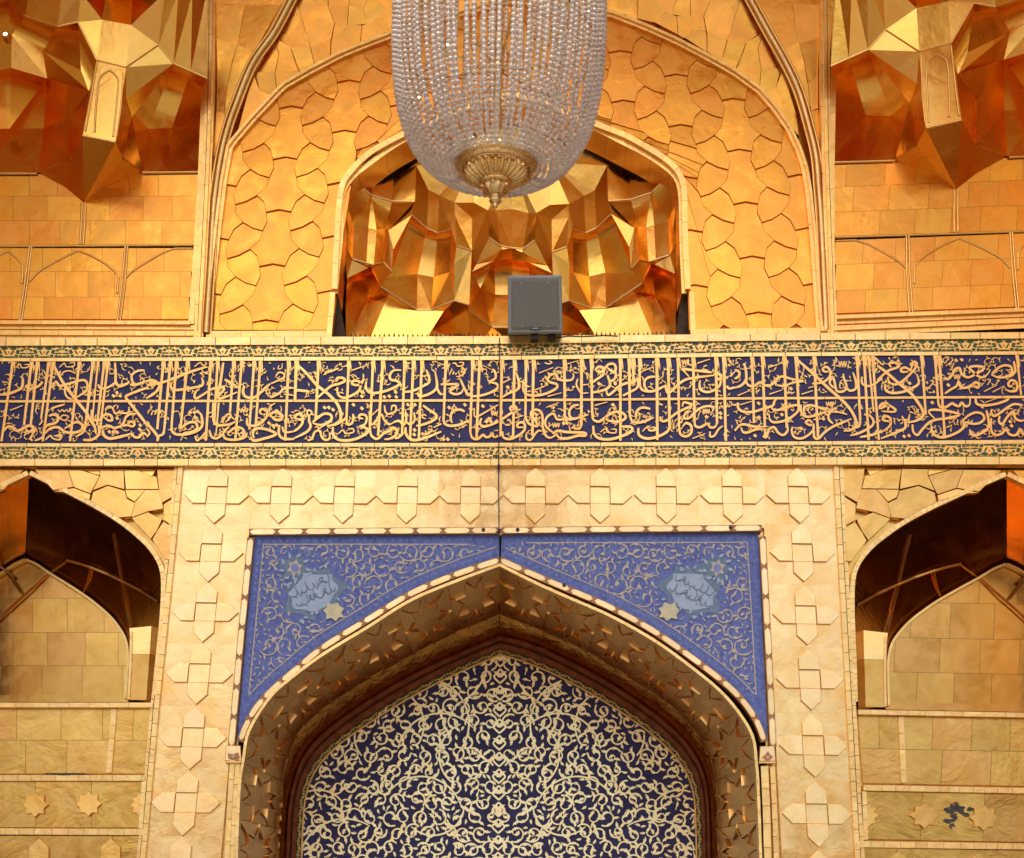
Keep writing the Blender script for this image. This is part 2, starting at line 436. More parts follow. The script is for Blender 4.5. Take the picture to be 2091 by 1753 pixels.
# one cross = four pointed arms and a sunken centre, shared meshes
CW = (W(ROW[9], 1012) - W(ROW[0], 1012)).length / 9 * 1.0; CH = (W(*COLL[4]) - W(443, 1012.5)).length / 5 * .995
CK, CJ = CW / .5, CH / .47
for q in ([(365, 948), (525, 948), (525, 1095), (462, 1790), (285, 1790)], [(365, 948), (1715, 946), (1715, 1092), (365, 1095)], [(1545, 1085), (1712, 1085), (1765, 1790), (1575, 1790)]):
    plate('backing_sheet', q, .056 + .004 * random.random(), .07, M_SURR, T_SUR)
def arm(pts, t):
    """prism in cross space (x right, z up), front at -t"""
    n = len(pts); c = (sum(p[0] for p in pts) / n, sum(p[1] for p in pts) / n)
    zl = min(p[1] for p in pts); zh = max(p[1] for p in pts)
    V = []
    for q, dy in ((.965, 0), (1, .004)):
        for x, z in pts:
            zz = c[1] + (z - c[1]) * q
            V.append((c[0] + (x - c[0]) * q, -t + dy - .005 * (zh - zz) / (zh - zl), zz))
    V += [(x, .006, z) for x, z in pts]
    F = [list(range(n))] + [[k * n + i, (k + 1) * n + i, (k + 1) * n + (i + 1) % n, k * n + (i + 1) % n] for k in range(2) for i in range(n)]
    me = bpy.data.meshes.new('cross_arm'); me.from_pydata(V, [], F); me.materials.append(M_CROSS); me.update()
    return me
a, b_, g = .077 * CK, .070 * CJ, .002
ARMS = [arm([(-a, b_ + g), (a, b_ + g), (a, .160 * CJ), (0, CH / 2), (-a, .160 * CJ)], .019),
        arm([(-a, -b_ - g), (-a, -.160 * CJ), (0, -CH / 2), (a, -.160 * CJ), (a, -b_ - g)], .019),
        arm([(-a - g, b_), (-.180 * CK, b_), (-CW / 2, 0), (-.180 * CK, -b_), (-a - g, -b_)], .018),
        arm([(a + g, b_), (a + g, -b_), (.180 * CK, -b_), (CW / 2, 0), (.180 * CK, b_)], .018)]
CENT = arm([(-a, -b_), (a, -b_), (a, b_), (-a, b_)], .006)
CROSS = [(x, 1012.5) for x in ROW] + COLL + COLR
base = base_of(T_SUR)
for cx, cy in CROSS:
    p = W(cx, cy) - base
    for me, nm in [(m, 'cross_arm') for m in ARMS] + [(CENT, 'cross_centre')]:
        o = bpy.data.objects.new(nm, me); COL.objects.link(o); o.parent = T_SUR
        o.location = (p.x, p.y, p.z); s = random.uniform(.995, 1.005); o.scale = (s, 1, s)
# outer frame strips of small gold pieces
strip('trim_piece', [(372, 953), (348, 1200), (322, 1450), (300, 1700), (294, 1760)], -2, 9, -.03, .02, M_TRIM, T_SUR, seg=34)
strip('trim_piece', [(1704, 950), (1717, 1200), (1731, 1450), (1745, 1700), (1749, 1760)], -9, 2, -.03, .02, M_TRIM, T_SUR, seg=34)
strip('trim_piece', [(1704, 950), (1717, 1200), (1731, 1450), (1745, 1700), (1749, 1760)], -18, -9.3, -.012, .06, M_TRIM, T_SUR, seg=24)
strip('trim_piece', [(372, 953), (348, 1200), (322, 1450), (300, 1700), (294, 1760)], 9.3, 16, -.012, .06, M_TRIM, T_SUR, seg=24)

# ---------------------------------------------------------------- central arch
T_ARCH = thing('pointed_arch', W(1018, 1753), 'deep pointed arch with brown gold star-patterned soffit and dark wood frame', 'arch')
FL = [(479, 1790), (481, 1700), (486, 1600), (494, 1548), (505, 1492), (547, 1424), (590, 1384), (657, 1334), (749, 1278), (837, 1223), (929, 1184), (1021, 1150)]
FR = [(1558, 1790), (1555, 1700), (1551, 1600), (1548, 1560), (1541, 1506), (1516, 1460), (1474, 1410), (1410, 1357), (1336, 1304), (1248, 1255), (1159, 1216), (1088, 1184), (1021, 1150)]
BL = [(560, 1790), (563, 1700), (572, 1610), (586, 1541), (604, 1502), (632, 1467), (678, 1432), (756, 1382), (834, 1340), (918, 1295), (1019, 1253)]
BR = [(1473, 1790), (1470, 1700), (1467, 1640), (1463, 1590), (1450, 1540), (1420, 1490), (1370, 1440), (1305, 1394), (1228, 1345), (1140, 1300), (1068, 1270), (1021, 1253)]
SD = 1.7
def smooth_arch(p, n): return resample(catmull(p, 8), math.inf) if False else resample(catmull(p, 8), sum(math.dist(a, b) for a, b in zip(p, p[1:])) / n)
NS = 48
fl, fr, bl, br = [smooth_arch(p, NS)[:NS + 1] for p in (FL, FR, BL, BR)]
def soffit_pt(side, s, t, lift=0.0):
    f, b = (fl, bl) if side < 0 else (fr, br)
    k = min(int(s * NS), NS - 1); u = s * NS - k
    pf = W(*lerp(f[k], f[k + 1], u), 0.0); pb = W(*lerp(b[k], b[k + 1], u), SD)
    p = pf.lerp(pb, t)
    if lift:
        k2 = min(k + 1, NS - 1)
        tg = (W(*f[k2 + 1 if k2 < NS else NS], 0) - W(*f[max(k - 1, 0)], 0)).normalized()
        nrm = tg.cross(pb - pf).normalized()
        if nrm.dot(Vector((0.0, 0, p.z - 1.0)) - Vector((p.x - 0.0, 0, p.z - 1.0))) < 0 and True: pass
        cen = W(1020, 1753, 0); d = Vector((cen.x - p.x, 0, cen.z - p.z))
        if nrm.dot(d) < 0: nrm = -nrm
        p = p + nrm * lift
    return p
for sd_ in (-1, 1):
    V = []; F = []
    for i in range(NS + 1):
        for t in (0, .5, 1): V.append(soffit_pt(sd_, i / NS, t))
    for i in range(NS):
        for k in range(2): F.append([i * 3 + k, i * 3 + k + 1, i * 3 + 4 + k, i * 3 + 3 + k])
    mesh('soffit', V, F, M_SOF, T_ARCH)
    # raised plates of the star pattern: stars down the middle, kites and half pieces between them
    def pl(pts, lift):
        P = [soffit_pt(sd_, min(max(s, 0), 1), min(max(t, .0), 1), 0) for s, t in pts]
        c = sum(P, Vector()) / len(P)
        Q = [soffit_pt(sd_, min(max(s, 0), 1), min(max(t, 0), 1), lift) for s, t in pts]
        n = len(P); Q = [q + (c - q).normalized() * .020 for q in Q]; P = [q + (c - q).normalized() * .008 for q in P]
        tv = Vector((random.uniform(-1, 1), random.uniform(-1, 1), random.uniform(-1, 1))) * .012; nn_ = (sum(Q, Vector()) / n - c); nn_ = nn_.normalized() if nn_.length > 1e-6 else Vector((0, 0, -1))
        Q = [q + nn_ * ((q - c).dot(tv)) for q in Q]
        mesh('star_plate', Q + P, [list(range(n))] + [[i, n + i, n + (i + 1) % n, (i + 1) % n] for i in range(n)], M_SOF, T_ARCH)
    NSTAR = 8; dsx = 1.0 / NSTAR
    for k in range(NSTAR):
        def cell(u, v): return ((k + .5 + u) * dsx, .5 + v)
        def bd(th):
            c_, s_ = math.cos(th), math.sin(th); q = .5 / max(abs(c_), abs(s_)); return (q * c_, q * s_)
        th0 = .39 if k % 2 else 0.0
        ang = [th0 + i * math.pi / 4 for i in range(8)]
        Pt = [(.43 * math.cos(t), .43 * math.sin(t)) for t in ang]; Nt = [(.25 * math.cos(t + .393), .25 * math.sin(t + .393)) for t in ang]
        pl([cell(*q) for i in range(8) for q in (Pt[i], Nt[i])], .006)
        for i in range(8):
            j = (i + 1) % 8; b0, b1 = bd(ang[i]), bd(ang[j]); mid = []
            for cx_, cy_ in ((.5, .5), (-.5, .5), (-.5, -.5), (.5, -.5)):
                ta = (math.atan2(cy_, cx_) - ang[i]) % 6.28319
                if 1e-3 < ta < math.pi / 4 - 1e-3: mid.append((cx_, cy_))
            pl([cell(*q) for q in [Pt[i], Nt[i], Pt[j], b1] + mid + [b0]], .018 if i % 2 else .012)
        # thin fillets following the star and running out to the edge of its field
        V = []; F = []
        def fil(p, q):
            p3, q3 = [soffit_pt(sd_, min(max(u, 0), 1), min(max(v, 0), 1), .0) for u, v in (cell(*p), cell(*q))]
            p4, q4 = [soffit_pt(sd_, min(max(u, 0), 1), min(max(v, 0), 1), .026) for u, v in (cell(*p), cell(*q))]
            t_ = (q3 - p3).normalized(); up_ = (p4 - p3).normalized(); s_ = t_.cross(up_) * .012; b = len(V)
            V.extend([p3 - s_, p4 - s_ * .6, p4 + s_ * .6, p3 + s_, q3 - s_, q4 - s_ * .6, q4 + s_ * .6, q3 + s_])
            F.extend([[b, b + 1, b + 5, b + 4], [b + 1, b + 2, b + 6, b + 5], [b + 2, b + 3, b + 7, b + 6], [b, b + 1, b + 2, b + 3], [b + 4, b + 5, b + 6, b + 7]])
        for i in range(8):
            fil(Pt[i], Nt[i]); fil(Nt[i], Pt[(i + 1) % 8]); fil(Pt[i], bd(ang[i]))
        mesh('star_fillet', V, F, M_SOF, T_ARCH)
# lip of small gold pieces on the front edge, the bright bead at the back, then the polished reveal
for f, b, sg in ((FL, BL, -1), (FR, BR, 1)):
    f2 = resample(catmull(f, 8), 12); b2 = resample(catmull(b, 8), 14)
    strip('lip_piece', f2, 0 if sg < 0 else -6.5, 6.5 if sg < 0 else 0, -.035, .06, M_TRIM, T_ARCH, seg=40, gap=.3)
    P = [W(x, y, SD) for x, y in b2]
    roll('bead', b2, .013, SD, M_TRIM, T_ARCH, n=6)
# pieces behind: reveal (gold), wood frame in two steps
def arch_path(off_x, apex, spring, kx=1.0): pass
RVL = [(573, 1790), (575, 1700), (580, 1640), (594, 1575), (612, 1532), (640, 1497), (690, 1455), (770, 1402), (850, 1358), (930, 1322), (1021, 1285)]
RVR = [(1461, 1790), (1459, 1700), (1455, 1620), (1444, 1565), (1415, 1512), (1372, 1468), (1310, 1420), (1235, 1372), (1150, 1328), (1080, 1298), (1021, 1285)]
WDL = [(603, 1790), (606, 1700), (612, 1630), (628, 1580), (655, 1540), (700, 1500), (778, 1447), (855, 1402), (935, 1362), (1021, 1325)]
WDR = [(1434, 1790), (1433, 1700), (1429, 1630), (1415, 1580), (1385, 1535), (1340, 1492), (1285, 1452), (1215, 1408), (1135, 1366), (1075, 1341), (1021, 1325)]
def loft(name, A, ya, B, yb, mat, parent, n=40):
    a = resample(catmull(A, 8), sum(math.dist(p, q) for p, q in zip(A, A[1:])) / n)[:n + 1]
    b = resample(catmull(B, 8), sum(math.dist(p, q) for p, q in zip(B, B[1:])) / n)[:n + 1]
    m = min(len(a), len(b)); V = []
    for p, q in zip(a[:m - 1] + [a[-1]], b[:m - 1] + [b[-1]]): V += [W(p[0], p[1], ya), W(q[0], q[1], yb)]
    return mesh(name, V, [[2 * i, 2 * i + 1, 2 * i + 3, 2 * i + 2] for i in range(m - 1)], mat, parent)
for b, r, w, sg in ((BL, RVL, WDL, -1), (BR, RVR, WDR, 1)):
    rn = 40
    r1_ = resample(catmull(r, 8), sum(math.dist(p, q) for p, q in zip(r, r[1:])) / rn)[:rn + 1]; w1_ = resample(catmull(w, 8), sum(math.dist(p, q) for p, q in zip(w, w[1:])) / rn)[:rn + 1]
    mm = min(len(r1_), len(w1_)); r = [lerp(p, q, .36) for p, q in zip(r1_[:mm - 1] + [r1_[-1]], w1_[:mm - 1] + [w1_[-1]])]
    loft('reveal', b, SD, r, 1.99, M_MIR, T_ARCH)
    mid = [lerp(p, q, .45) for p, q in zip(resample(catmull(r, 6), 20), resample(catmull(r, 6), 20))]
    wf = thing if False else None
    rr = resample(catmull(r, 6), 16); nn = len(rr) - 1
    ww = resample(catmull(w, 6), sum(math.dist(p, q) for p, q in zip(w, w[1:])) / nn)[:nn + 1]
    ww[-1] = w[-1]; m = min(len(rr), len(ww)); rr = rr[:m - 1] + [rr[-1]]; ww = ww[:m - 1] + [ww[-1]]
    V = []; F = []
    for p, q in zip(rr, ww):
        for t, yy in ((0, 2.02), (0, 1.955), (.36, 1.95), (.42, 1.985), (.52, 1.985), (.56, 1.93), (.96, 1.935), (1, 2.04)):
            V.append(W(*lerp(p, q, t), yy))
    for i in range(m - 1):
        for k in range(7): F.append([i * 8 + k, i * 8 + k + 1, i * 8 + 9 + k, i * 8 + 8 + k])
    mesh('wood_frame', V, F, M_WOOD, T_ARCH)
    # small studs nailed on the reveal near the springing
    for k in range(6):
        y = 1590 + k * 27 if sg < 0 else 1585 + k * 27
        x = lx((578, 1600), (567, 1753), y) if sg < 0 else lx((1462, 1590), (1468, 1753), y)
        plate('stud', [(x - 2, y - 5), (x + 2, y - 5), (x + 2, y + 5), (x - 2, y + 5)], 1.80, 1.86, M_TRIM, T_ARCH)
# trim strips below the corner blocks
strip('jamb_piece', [(473, 1552), (467, 1650), (462, 1760)], -7, 4, -.02, .05, M_TRIM, T_ARCH, seg=38)
strip('jamb_piece', [(485, 1556), (478, 1650), (472, 1790)], -6, 5, -.01, .05, M_TRIM, T_ARCH, seg=44)
strip('jamb_piece', [(1578, 1566), (1582, 1650), (1587, 1790)], -5, 6, -.02, .05, M_TRIM, T_ARCH, seg=38)
strip('jamb_piece', [(1561, 1564), (1565, 1650), (1569, 1790)], -8, 8, -.01, .05, M_TRIM, T_ARCH, seg=44)

# ---------------------------------------------------------------- arabesque tile panel inside the arch
T_TILE = thing('arabesque_panel', W(1020, 1790, 2.05), 'navy panel filled with pale gold scrolling vines inside the arch', 'tile panel')
LPL = [(603, 1795), (606, 1700), (612, 1630), (628, 1580), (655, 1540), (700, 1500), (778, 1447), (855, 1402), (935, 1362), (1021, 1325)]
LP = catmull(LPL, 6) + catmull(WDR, 6)[::-1]
TY = 2.06
bb = (596, 1318, 1444, 1795)
TS = 62
for i in range(14):
    for j in range(8):
        x0 = bb[0] + i * TS + (0 if j % 2 else 20); y0 = bb[1] + j * TS
        q = [(x0, y0), (x0 + TS, y0), (x0 + TS, y0 + TS), (x0, y0 + TS)]
        if any(inside(p, LP) for p in densify(q, 5)):
            plate('navy_tile', q, TY + random.uniform(0, .002), TY + .03, M_NAVY, T_TILE, gap=.3)
LPc = LP
def leaf(rb, x, y, ang, L, wd, curl=.5, side=1):
    """a split palmette: a curved blade with a hooked tip"""
    c, s = math.cos(ang), math.sin(ang)
    def T(u, v): v *= side; return (x + c * u - s * v, y + s * u + c * v)
    P = [T(0, -.12 * wd), T(.25 * L, -.55 * wd), T(.55 * L, -.5 * wd), T(.8 * L, -.15 * wd), T(L, .55 * wd * curl * 2), T(.78 * L, .42 * wd), T(.62 * L, .3 * wd), T(.55 * L, .75 * wd), T(.40 * L, .35 * wd), T(.2 * L, .32 * wd), T(0, .12 * wd)]
    rb.poly(P)
def spiral(rb, cx, cy, r, a0, turns, w, sg, leaves=True, lw=None, ok=lambda p: True):
    pts = []
    n = max(10, int(turns * 14))
    for i in range(n + 1):
        t = i / n; rr = r * (1 - .80 * t); th = a0 + sg * t * turns * 2 * math.pi
        pts.append((cx + rr * math.cos(th), cy + rr * math.sin(th)))
    run = []
    for p in pts + [None]:
        if p is not None and ok(p): run.append(p)
        else:
            if len(run) > 3: rb.line(run, w * 1.15, (.9, .6), n=2, w2=w * .5)
            run = []
    if leaves:
        k = 0
        for i in range(1, n, 3 if turns < 1.2 else 4):
            p = pts[i]
            if not ok(p): continue
            d = math.atan2(pts[i][1] - pts[i - 1][1], pts[i][0] - pts[i - 1][0]); k += 1
            s2 = 1 if k % 2 else -1
            q = (p[0] + math.cos(d + s2 * .8) * lw * 2.2, p[1] + math.sin(d + s2 * .8) * lw * 2.2)
            if ok(q): leaf(rb, p[0], p[1], d + s2 * random.uniform(.5, .95), lw * random.uniform(2.0, 2.9), lw * 1.0, .6, s2)
        e = pts[-1]
        if ok(e): leaf(rb, e[0], e[1], random.uniform(0, 6.28), lw * 2.2, lw * 1.1, .4, sg)
random.seed(21)
SPIR = []
cells = []
for j in range(14):
    for i in range(13):
        cx = 1021 - (18 + i * 35 + (17 if j % 2 else 0)); cy = 1350 + j * 32
        cells.append((cx + random.uniform(-5, 5), cy + random.uniform(-5, 5)))
def axis(y): return 1022 - (y - 1325) * .012
okp = lambda p: inside(p, INNER)
INNER = [lerp(p, (1021, 1640), .026) for p in LP]
INNER = [(p[0], p[1] if p[1] < 1760 else 1795) for p in INNER]
okl = lambda p: okp(p) and p[0] < axis(p[1]) - 1
half = Rib(TY - .002, .008)
class Both:
    """draws every stroke on both sides of the axis"""
    occ = half.occ
    def line(s, pts, w, taper=(1, 1), n=5, smooth=True, w2=None):
        half.line(pts, w, taper, smooth, n, w2); half.line([(2 * axis(y) - x, y) for x, y in pts], w, taper, smooth, n, w2)
    def poly(s, pts):
        half.poly(pts); half.poly([(2 * axis(y) - x, y) for x, y in pts])
    free = half.free
bo = Both()
for k, y in enumerate(range(1342, 1790, 34)):      # buds on the axis
    x = axis(y)
    leaf(bo, x - 1, y + 8, -math.pi / 2 - .55, 17, 8.5, .5, -1)
    bo.line([(x, y - 9), (x - 9, y + 1), (x - 12, y + 8), (x, y + 20)], 3.6)
for (cx, cy) in cells:
    if not okl((cx, cy)): continue
    spiral(bo, cx, cy, random.uniform(15, 19.5), random.uniform(0, 6.28), random.uniform(.95, 1.25), 3.2, random.choice((-1, 1)), True, 5.5, okl)
for k in range(16):       # long stems weaving between the scrolls
    cx, cy = random.choice(cells); a = random.uniform(0, 6.28)
    R = random.uniform(55, 95); arc = [(cx + R * math.cos(a + t * .13), cy + R * math.sin(a + t * .13)) for t in range(18)]
    seg = [q for q in arc if okl(q)]
    if len(seg) > 6 and all(math.dist(p, q) < 20 for p, q in zip(seg, seg[1:])): bo.line(seg, 3.5, (.8, .6), n=2)
def fill(rb, ok, x0, x1, y0, y1, step, lw, r=2, sc=1.0):
    """leaves in whatever room is left"""
    y = y0
    while y < y1:
        x = x0
        while x < x1:
            p = (x + random.uniform(-2, 2), y + random.uniform(-2, 2))
            if ok(p) and rb.free(p, r):
                th = random.uniform(0, 6.28)
                leaf(rb, p[0] - math.cos(th) * lw, p[1] - math.sin(th) * lw, th, lw * random.uniform(1.9, 2.5), lw * .95, .5, random.choice((1, -1)))
                if random.random() < .6: rb.line([(p[0] - math.cos(th) * lw * 2.2, p[1] - math.sin(th) * lw * 2.2), p], lw * .38, smooth=False)
            x += step
        y += step
fill(bo, okl, 600, 1022, 1330, 1795, 4, 5.0, 1)
rb = half
rb.build('scrollwork', M_LAT, T_TILE)
# edge of the panel: gold fillet and a thin green-and-gold border
ringL = resample(catmull(LPL, 6), 10); ringR = resample(catmull(WDR, 6), 10)
for ring, sg in ((ringL, 1), (ringR, -1)):
    a0, a1 = (0, 10) if sg > 0 else (-10, 0)
    strip('green_border', ring, a0, a1, TY - .012, TY + .02, M_GREEN, T_TILE)
    f0, f1 = (10, 13) if sg > 0 else (-13, -10)
    strip('gold_fillet', ring, f0, f1, TY - .02, TY + .02, M_LET, T_TILE)
    rb = Rib(TY - .013, .006)
    pts = resample(ring, 7); NN = normals2(pts)
    for i, (p, nn) in enumerate(zip(pts, NN)):
        c = (p[0] + nn[0] * 5 * sg, p[1] + nn[1] * 5 * sg); th = random.uniform(0, 6)
        rb.poly([(c[0] + 3.4 * math.cos(th + k * 1.57) * (1 if k % 2 else .55), c[1] + 3.4 * math.sin(th + k * 1.57) * (1 if k % 2 else .55)) for k in range(4)])
    z = [(p[0] + nn[0] * (5 + 3.2 * math.sin(i * 1.6)) * sg, p[1] + nn[1] * (5 + 3.2 * math.sin(i * 1.6)) * sg) for i, (p, nn) in enumerate(zip(pts, NN))]
    rb.line(z, 1.8, n=2)
    rb.build('border_scroll', M_LET, T_TILE)
# plain gilded flanks carry the front on to the side walls of the recess
zb = W(1021, 950).z
for xu, xl, s in ((W(-78, 500).x, W(-232, 1300).x, -1), (W(2168, 500).x, W(2392, 1300).x, 1)):
    for xx, z0, z1, mt in ((xu, zb, 14.0, M_GOLDU), (xl, 0.0, zb, M_GOLD)):
        boxw('flank_wall', min(xx, s * HX), max(xx, s * HX), .14, .5, z0, z1, mt)['kind'] = 'structure'
# ---------------------------------------------------------------- blue spandrels with lozenge edging
random.seed(5)
aL = catmull([(484, 1512), (496, 1480), (520, 1438), (560, 1396), (600, 1362), (657, 1316), (749, 1259), (837, 1206), (929, 1167), (1019, 1137)], 5)
aR = catmull([(1567, 1512), (1552, 1472), (1524, 1430), (1484, 1390), (1410, 1333), (1336, 1282), (1248, 1234), (1159, 1196), (1088, 1166), (1023, 1137)], 5)
def spandrel(side):
    lab = ('blue mosaic spandrel left of the arch apex with pale cartouche and cream plaque' if side < 0 else
           'blue mosaic spandrel right of the arch apex with pale cartouche and cream plaque')
    if side < 0: out = [(520, 1095), (1018, 1092)] + aL[::-1]; c0 = (1018, 1092)
    else: out = [(1548, 1089), (1024, 1091)] + aR[::-1]
    T = thing('mosaic_spandrel', W(out[0][0], out[0][1] + 200, .03), lab, 'mosaic panel', 'blue spandrels over the arch')
    Y = .035
    plate('blue_field', out, Y, Y + .03, M_BLUE, T)
    # inner border line
    cor = out[0]
    arc = aL if side < 0 else aR
    sgn = 1 if side < 0 else -1
    rb2 = Rib(Y - .001, .003)
    if side < 0: edge = [(538, 1112), (960, 1112)]; vert = [(538, 1112), (508, 1420)]
    else: edge = [(1526, 1108), (1075, 1109)]; vert = [(1526, 1108), (1544, 1420)]
    rb2.line(edge, 2, smooth=False); rb2.line(vert, 2, smooth=False)
    inn = offset(arc, -20 * 1 if side < 0 else 20)
    inn = [p for p in inn if p[1] > 1112 and (p[0] > lx((538, 1112), (508, 1420), p[1]) if side < 0 else p[0] < lx((1526, 1108), (1544, 1420), p[1]))]
    if len(inn) > 3: rb2.line(inn, 2, n=2)
    rb2.build('border_line', M_BEIGE, T)
    # paler border band with small flowers
    rb3 = Rib(Y - .0005, .002)
    band = []
    top = [lerp(out[0], out[1], t) for t in np.linspace(.02, .97, 34)]
    for x, y in top: band.append((x, y + 10))
    v0, v1 = (out[0], (486, 1500)) if side < 0 else (out[0], (1566, 1500))
    for t in np.linspace(.04, .8, 24):
        x, y = lerp(v0, v1, t); band.append((x + 10 * sgn, y))
    for p, q in zip(resample(arc, 15), resample(offset(arc, -10 if side < 0 else 10), 15)): band.append(q)
    for x, y in band:
        r = random.uniform(2.4, 3.6)
        rb3.poly([(x + r * math.cos(k * 1.047 + .3) * (1 if k % 2 else .7), y + r * math.sin(k * 1.047 + .3) * (1 if k % 2 else .7)) for k in range(6)])
    rb3.build('border_flowers', M_BLUE2, T)['kind'] = 'stuff'
    reg = [edge[0], edge[1]] + inn[::-1] + [vert[1]]
    okr = lambda p: inside(p, reg) and not inside(p, hole)
    # the medallion group: cartouche with two lines of writing, flower above, cream plaque below
    cx, cy = (640, 1210) if side < 0 else (1412, 1208)
    rot = math.radians(-24 if side < 0 else 24)
    def R(u, v): return (cx + u * math.cos(rot) - v * math.sin(rot), cy + u * math.sin(rot) + v * math.cos(rot))
    hole = [R(70 * math.cos(t) + (0), 58 * math.sin(t)) for t in np.linspace(0, 6.28, 20)]
    flo = (602, 1160) if side < 0 else (1465, 1160)
    pla = (682, 1249) if side < 0 else (1366, 1249)
    hole2 = [hole]
    okr = lambda p: inside(p, reg) and not inside(p, hole) and math.dist(p, flo) > 34 and math.dist(p, pla) > 26
    blob = [R((62 + 9 * math.sin(5 * t)) * math.cos(t), (50 + 8 * math.sin(7 * t)) * math.sin(t)) for t in np.linspace(0, 6.2, 40)]
    plate('teal_ground', blob, Y - .003, Y + .01, M_TEAL, T)
    blob = [(flo[0] + (26 + 7 * math.sin(6 * t)) * math.cos(t), flo[1] + (24 + 6 * math.cos(5 * t)) * math.sin(t)) for t in np.linspace(0, 6.2, 32)]
    plate('teal_ground', blob, Y - .0035, Y + .01, M_TEAL, T)
    car = [R(48 * max(-1, min(1, 1.25 * math.cos(t))) + 3 * math.sin(6 * t), 33 * math.sin(t) * (1 + .15 * math.cos(4 * t))) for t in np.linspace(0, 6.2, 44)]
    plate('cartouche', car, Y - .006, Y + .01, M_CART, T)
    rw = Rib(Y - .007, .003)
    for row in (-13, 10):                       # two lines of flowing script
        u = -42
        while u < 38:
            w_ = random.uniform(9, 20); h_ = random.uniform(3, 7)
            kind_ = random.random()
            if kind_ < .45: rw.line([R(u, row - h_), R(u + w_ * .2, row + h_ * .8), R(u + w_ * .6, row + h_), R(u + w_, row - h_ * .2)], 1.9)
            elif kind_ < .75: rw.line([R(u + w_ * .8, row - 12), R(u + w_ * .7, row + 2), R(u + w_ * .3, row + 6), R(u - 2, row + 3)], 2.1)
            else: rw.line([R(u, row + 5), R(u + w_ * .5, row - 1), R(u + w_ * .8, row - 6), R(u + w_ * .5, row - 8), R(u + w_ * .4, row - 2), R(u + w_, row + 3)], 1.8)
            if random.random() < .5: q_ = R(u + w_ * .5, row + 10); rw.poly([(q_[0] - 1.6, q_[1]), (q_[0], q_[1] - 1.6), (q_[0] + 1.6, q_[1]), (q_[0], q_[1] + 1.6)])
            u += w_ * .8
    rw.build('script', M_TEAL, T, None)
    fl6 = [(flo[0] + (17 if k % 2 else 10) * math.cos(k * .524 + .2), flo[1] + (19 if k % 2 else 11) * math.sin(k * .524 + .2)) for k in range(12)]
    plate('flower', fl6, Y - .007, Y + .01, M_BEIGE, T)
    plate('flower_heart', [(flo[0] + 8 * math.cos(k * .785), flo[1] + 9 * math.sin(k * .785)) for k in range(8)], Y - .010, Y + .01, M_BLUE2, T)
    for k in range(7):
        th = k * .9; rb4 = None
    rt = Rib(Y - .006, .003)
    for k in range(9):
        th = k * .7; x, y = flo[0] + 22 * math.cos(th), flo[1] + 21 * math.sin(th)
        leaf(rt, x, y, th + .6, 13, 6, .5, 1 if k % 2 else -1)
    for k in range(12):
        u = -50 + k * 9; q = R(u, -40 + 4 * math.sin(k)); leaf(rt, q[0], q[1], k * 1.3, 10, 5, .5, 1)
        q = R(u, 40 + 4 * math.sin(k)); leaf(rt, q[0], q[1], k * 1.7, 10, 5, .5, -1)
    rt.build('teal_leaves', M_CART, T)
    star = [(pla[0] - side * u * -1, pla[1] + v) for u, v in ((-21, -6), (-12, -11), (-8, -19), (3, -14), (13, -18), (15, -8), (22, -2), (15, 6), (17, 16), (5, 13), (-4, 20), (-10, 12), (-21, 12), (-15, 3))]
    plate('cream_plaque', star, Y - .012, Y + .01, M_STONE, T)
    # scrolling vines
    rb5 = Rib(Y - .001, .004); rb6 = Rib(Y - .0008, .002)
    st = random.getstate(); random.seed(33)
    yy = 1128
    pts = []
    for j in range(12):
        for i in range(24):
            u = 30 + i * 36 + (18 if j % 2 else 0); v = 1128 + j * 32
            x = (520 + u) if side < 0 else (1546 - u)
            pts.append((x + random.uniform(-4, 4), v + random.uniform(-4, 4)))
    for x, v in pts:
        r = random.uniform(15, 22); a0 = random.uniform(0, 6.28); sg = random.choice((-1, 1)); t = random.uniform(.8, 1.2)
        s_ = random.getstate()
        if okr((x, v)):
            if side > 0: a0 = math.pi - a0; sg = -sg
            spiral(rb5, x, v, r, a0, t, 2.4, sg, True, 4.6, okr)
            for k in range(4):
                th = random.uniform(0, 6.28); q = (x + random.uniform(5, 20) * math.cos(th), v + random.uniform(5, 20) * math.sin(th))
                if okr(q):
                    rr = random.uniform(2.2, 3.6)
                    rb6.poly([(q[0] + rr * math.cos(m * 1.047) * (1 if m % 2 else .75), q[1] + rr * math.sin(m * 1.047) * (1 if m % 2 else .75)) for m in range(6)])
        random.setstate(s_); [random.random() for _ in range(60)]
    fill(rb5, okr, 500, 1560, 1110, 1500, 5, 3.4, 1)
    random.setstate(st)
    rb5.build('scrolling_vine', M_BEIGE, T); rb6.build('small_flowers', M_BLUE2, T)
    return T
spandrel(-1); spandrel(1)
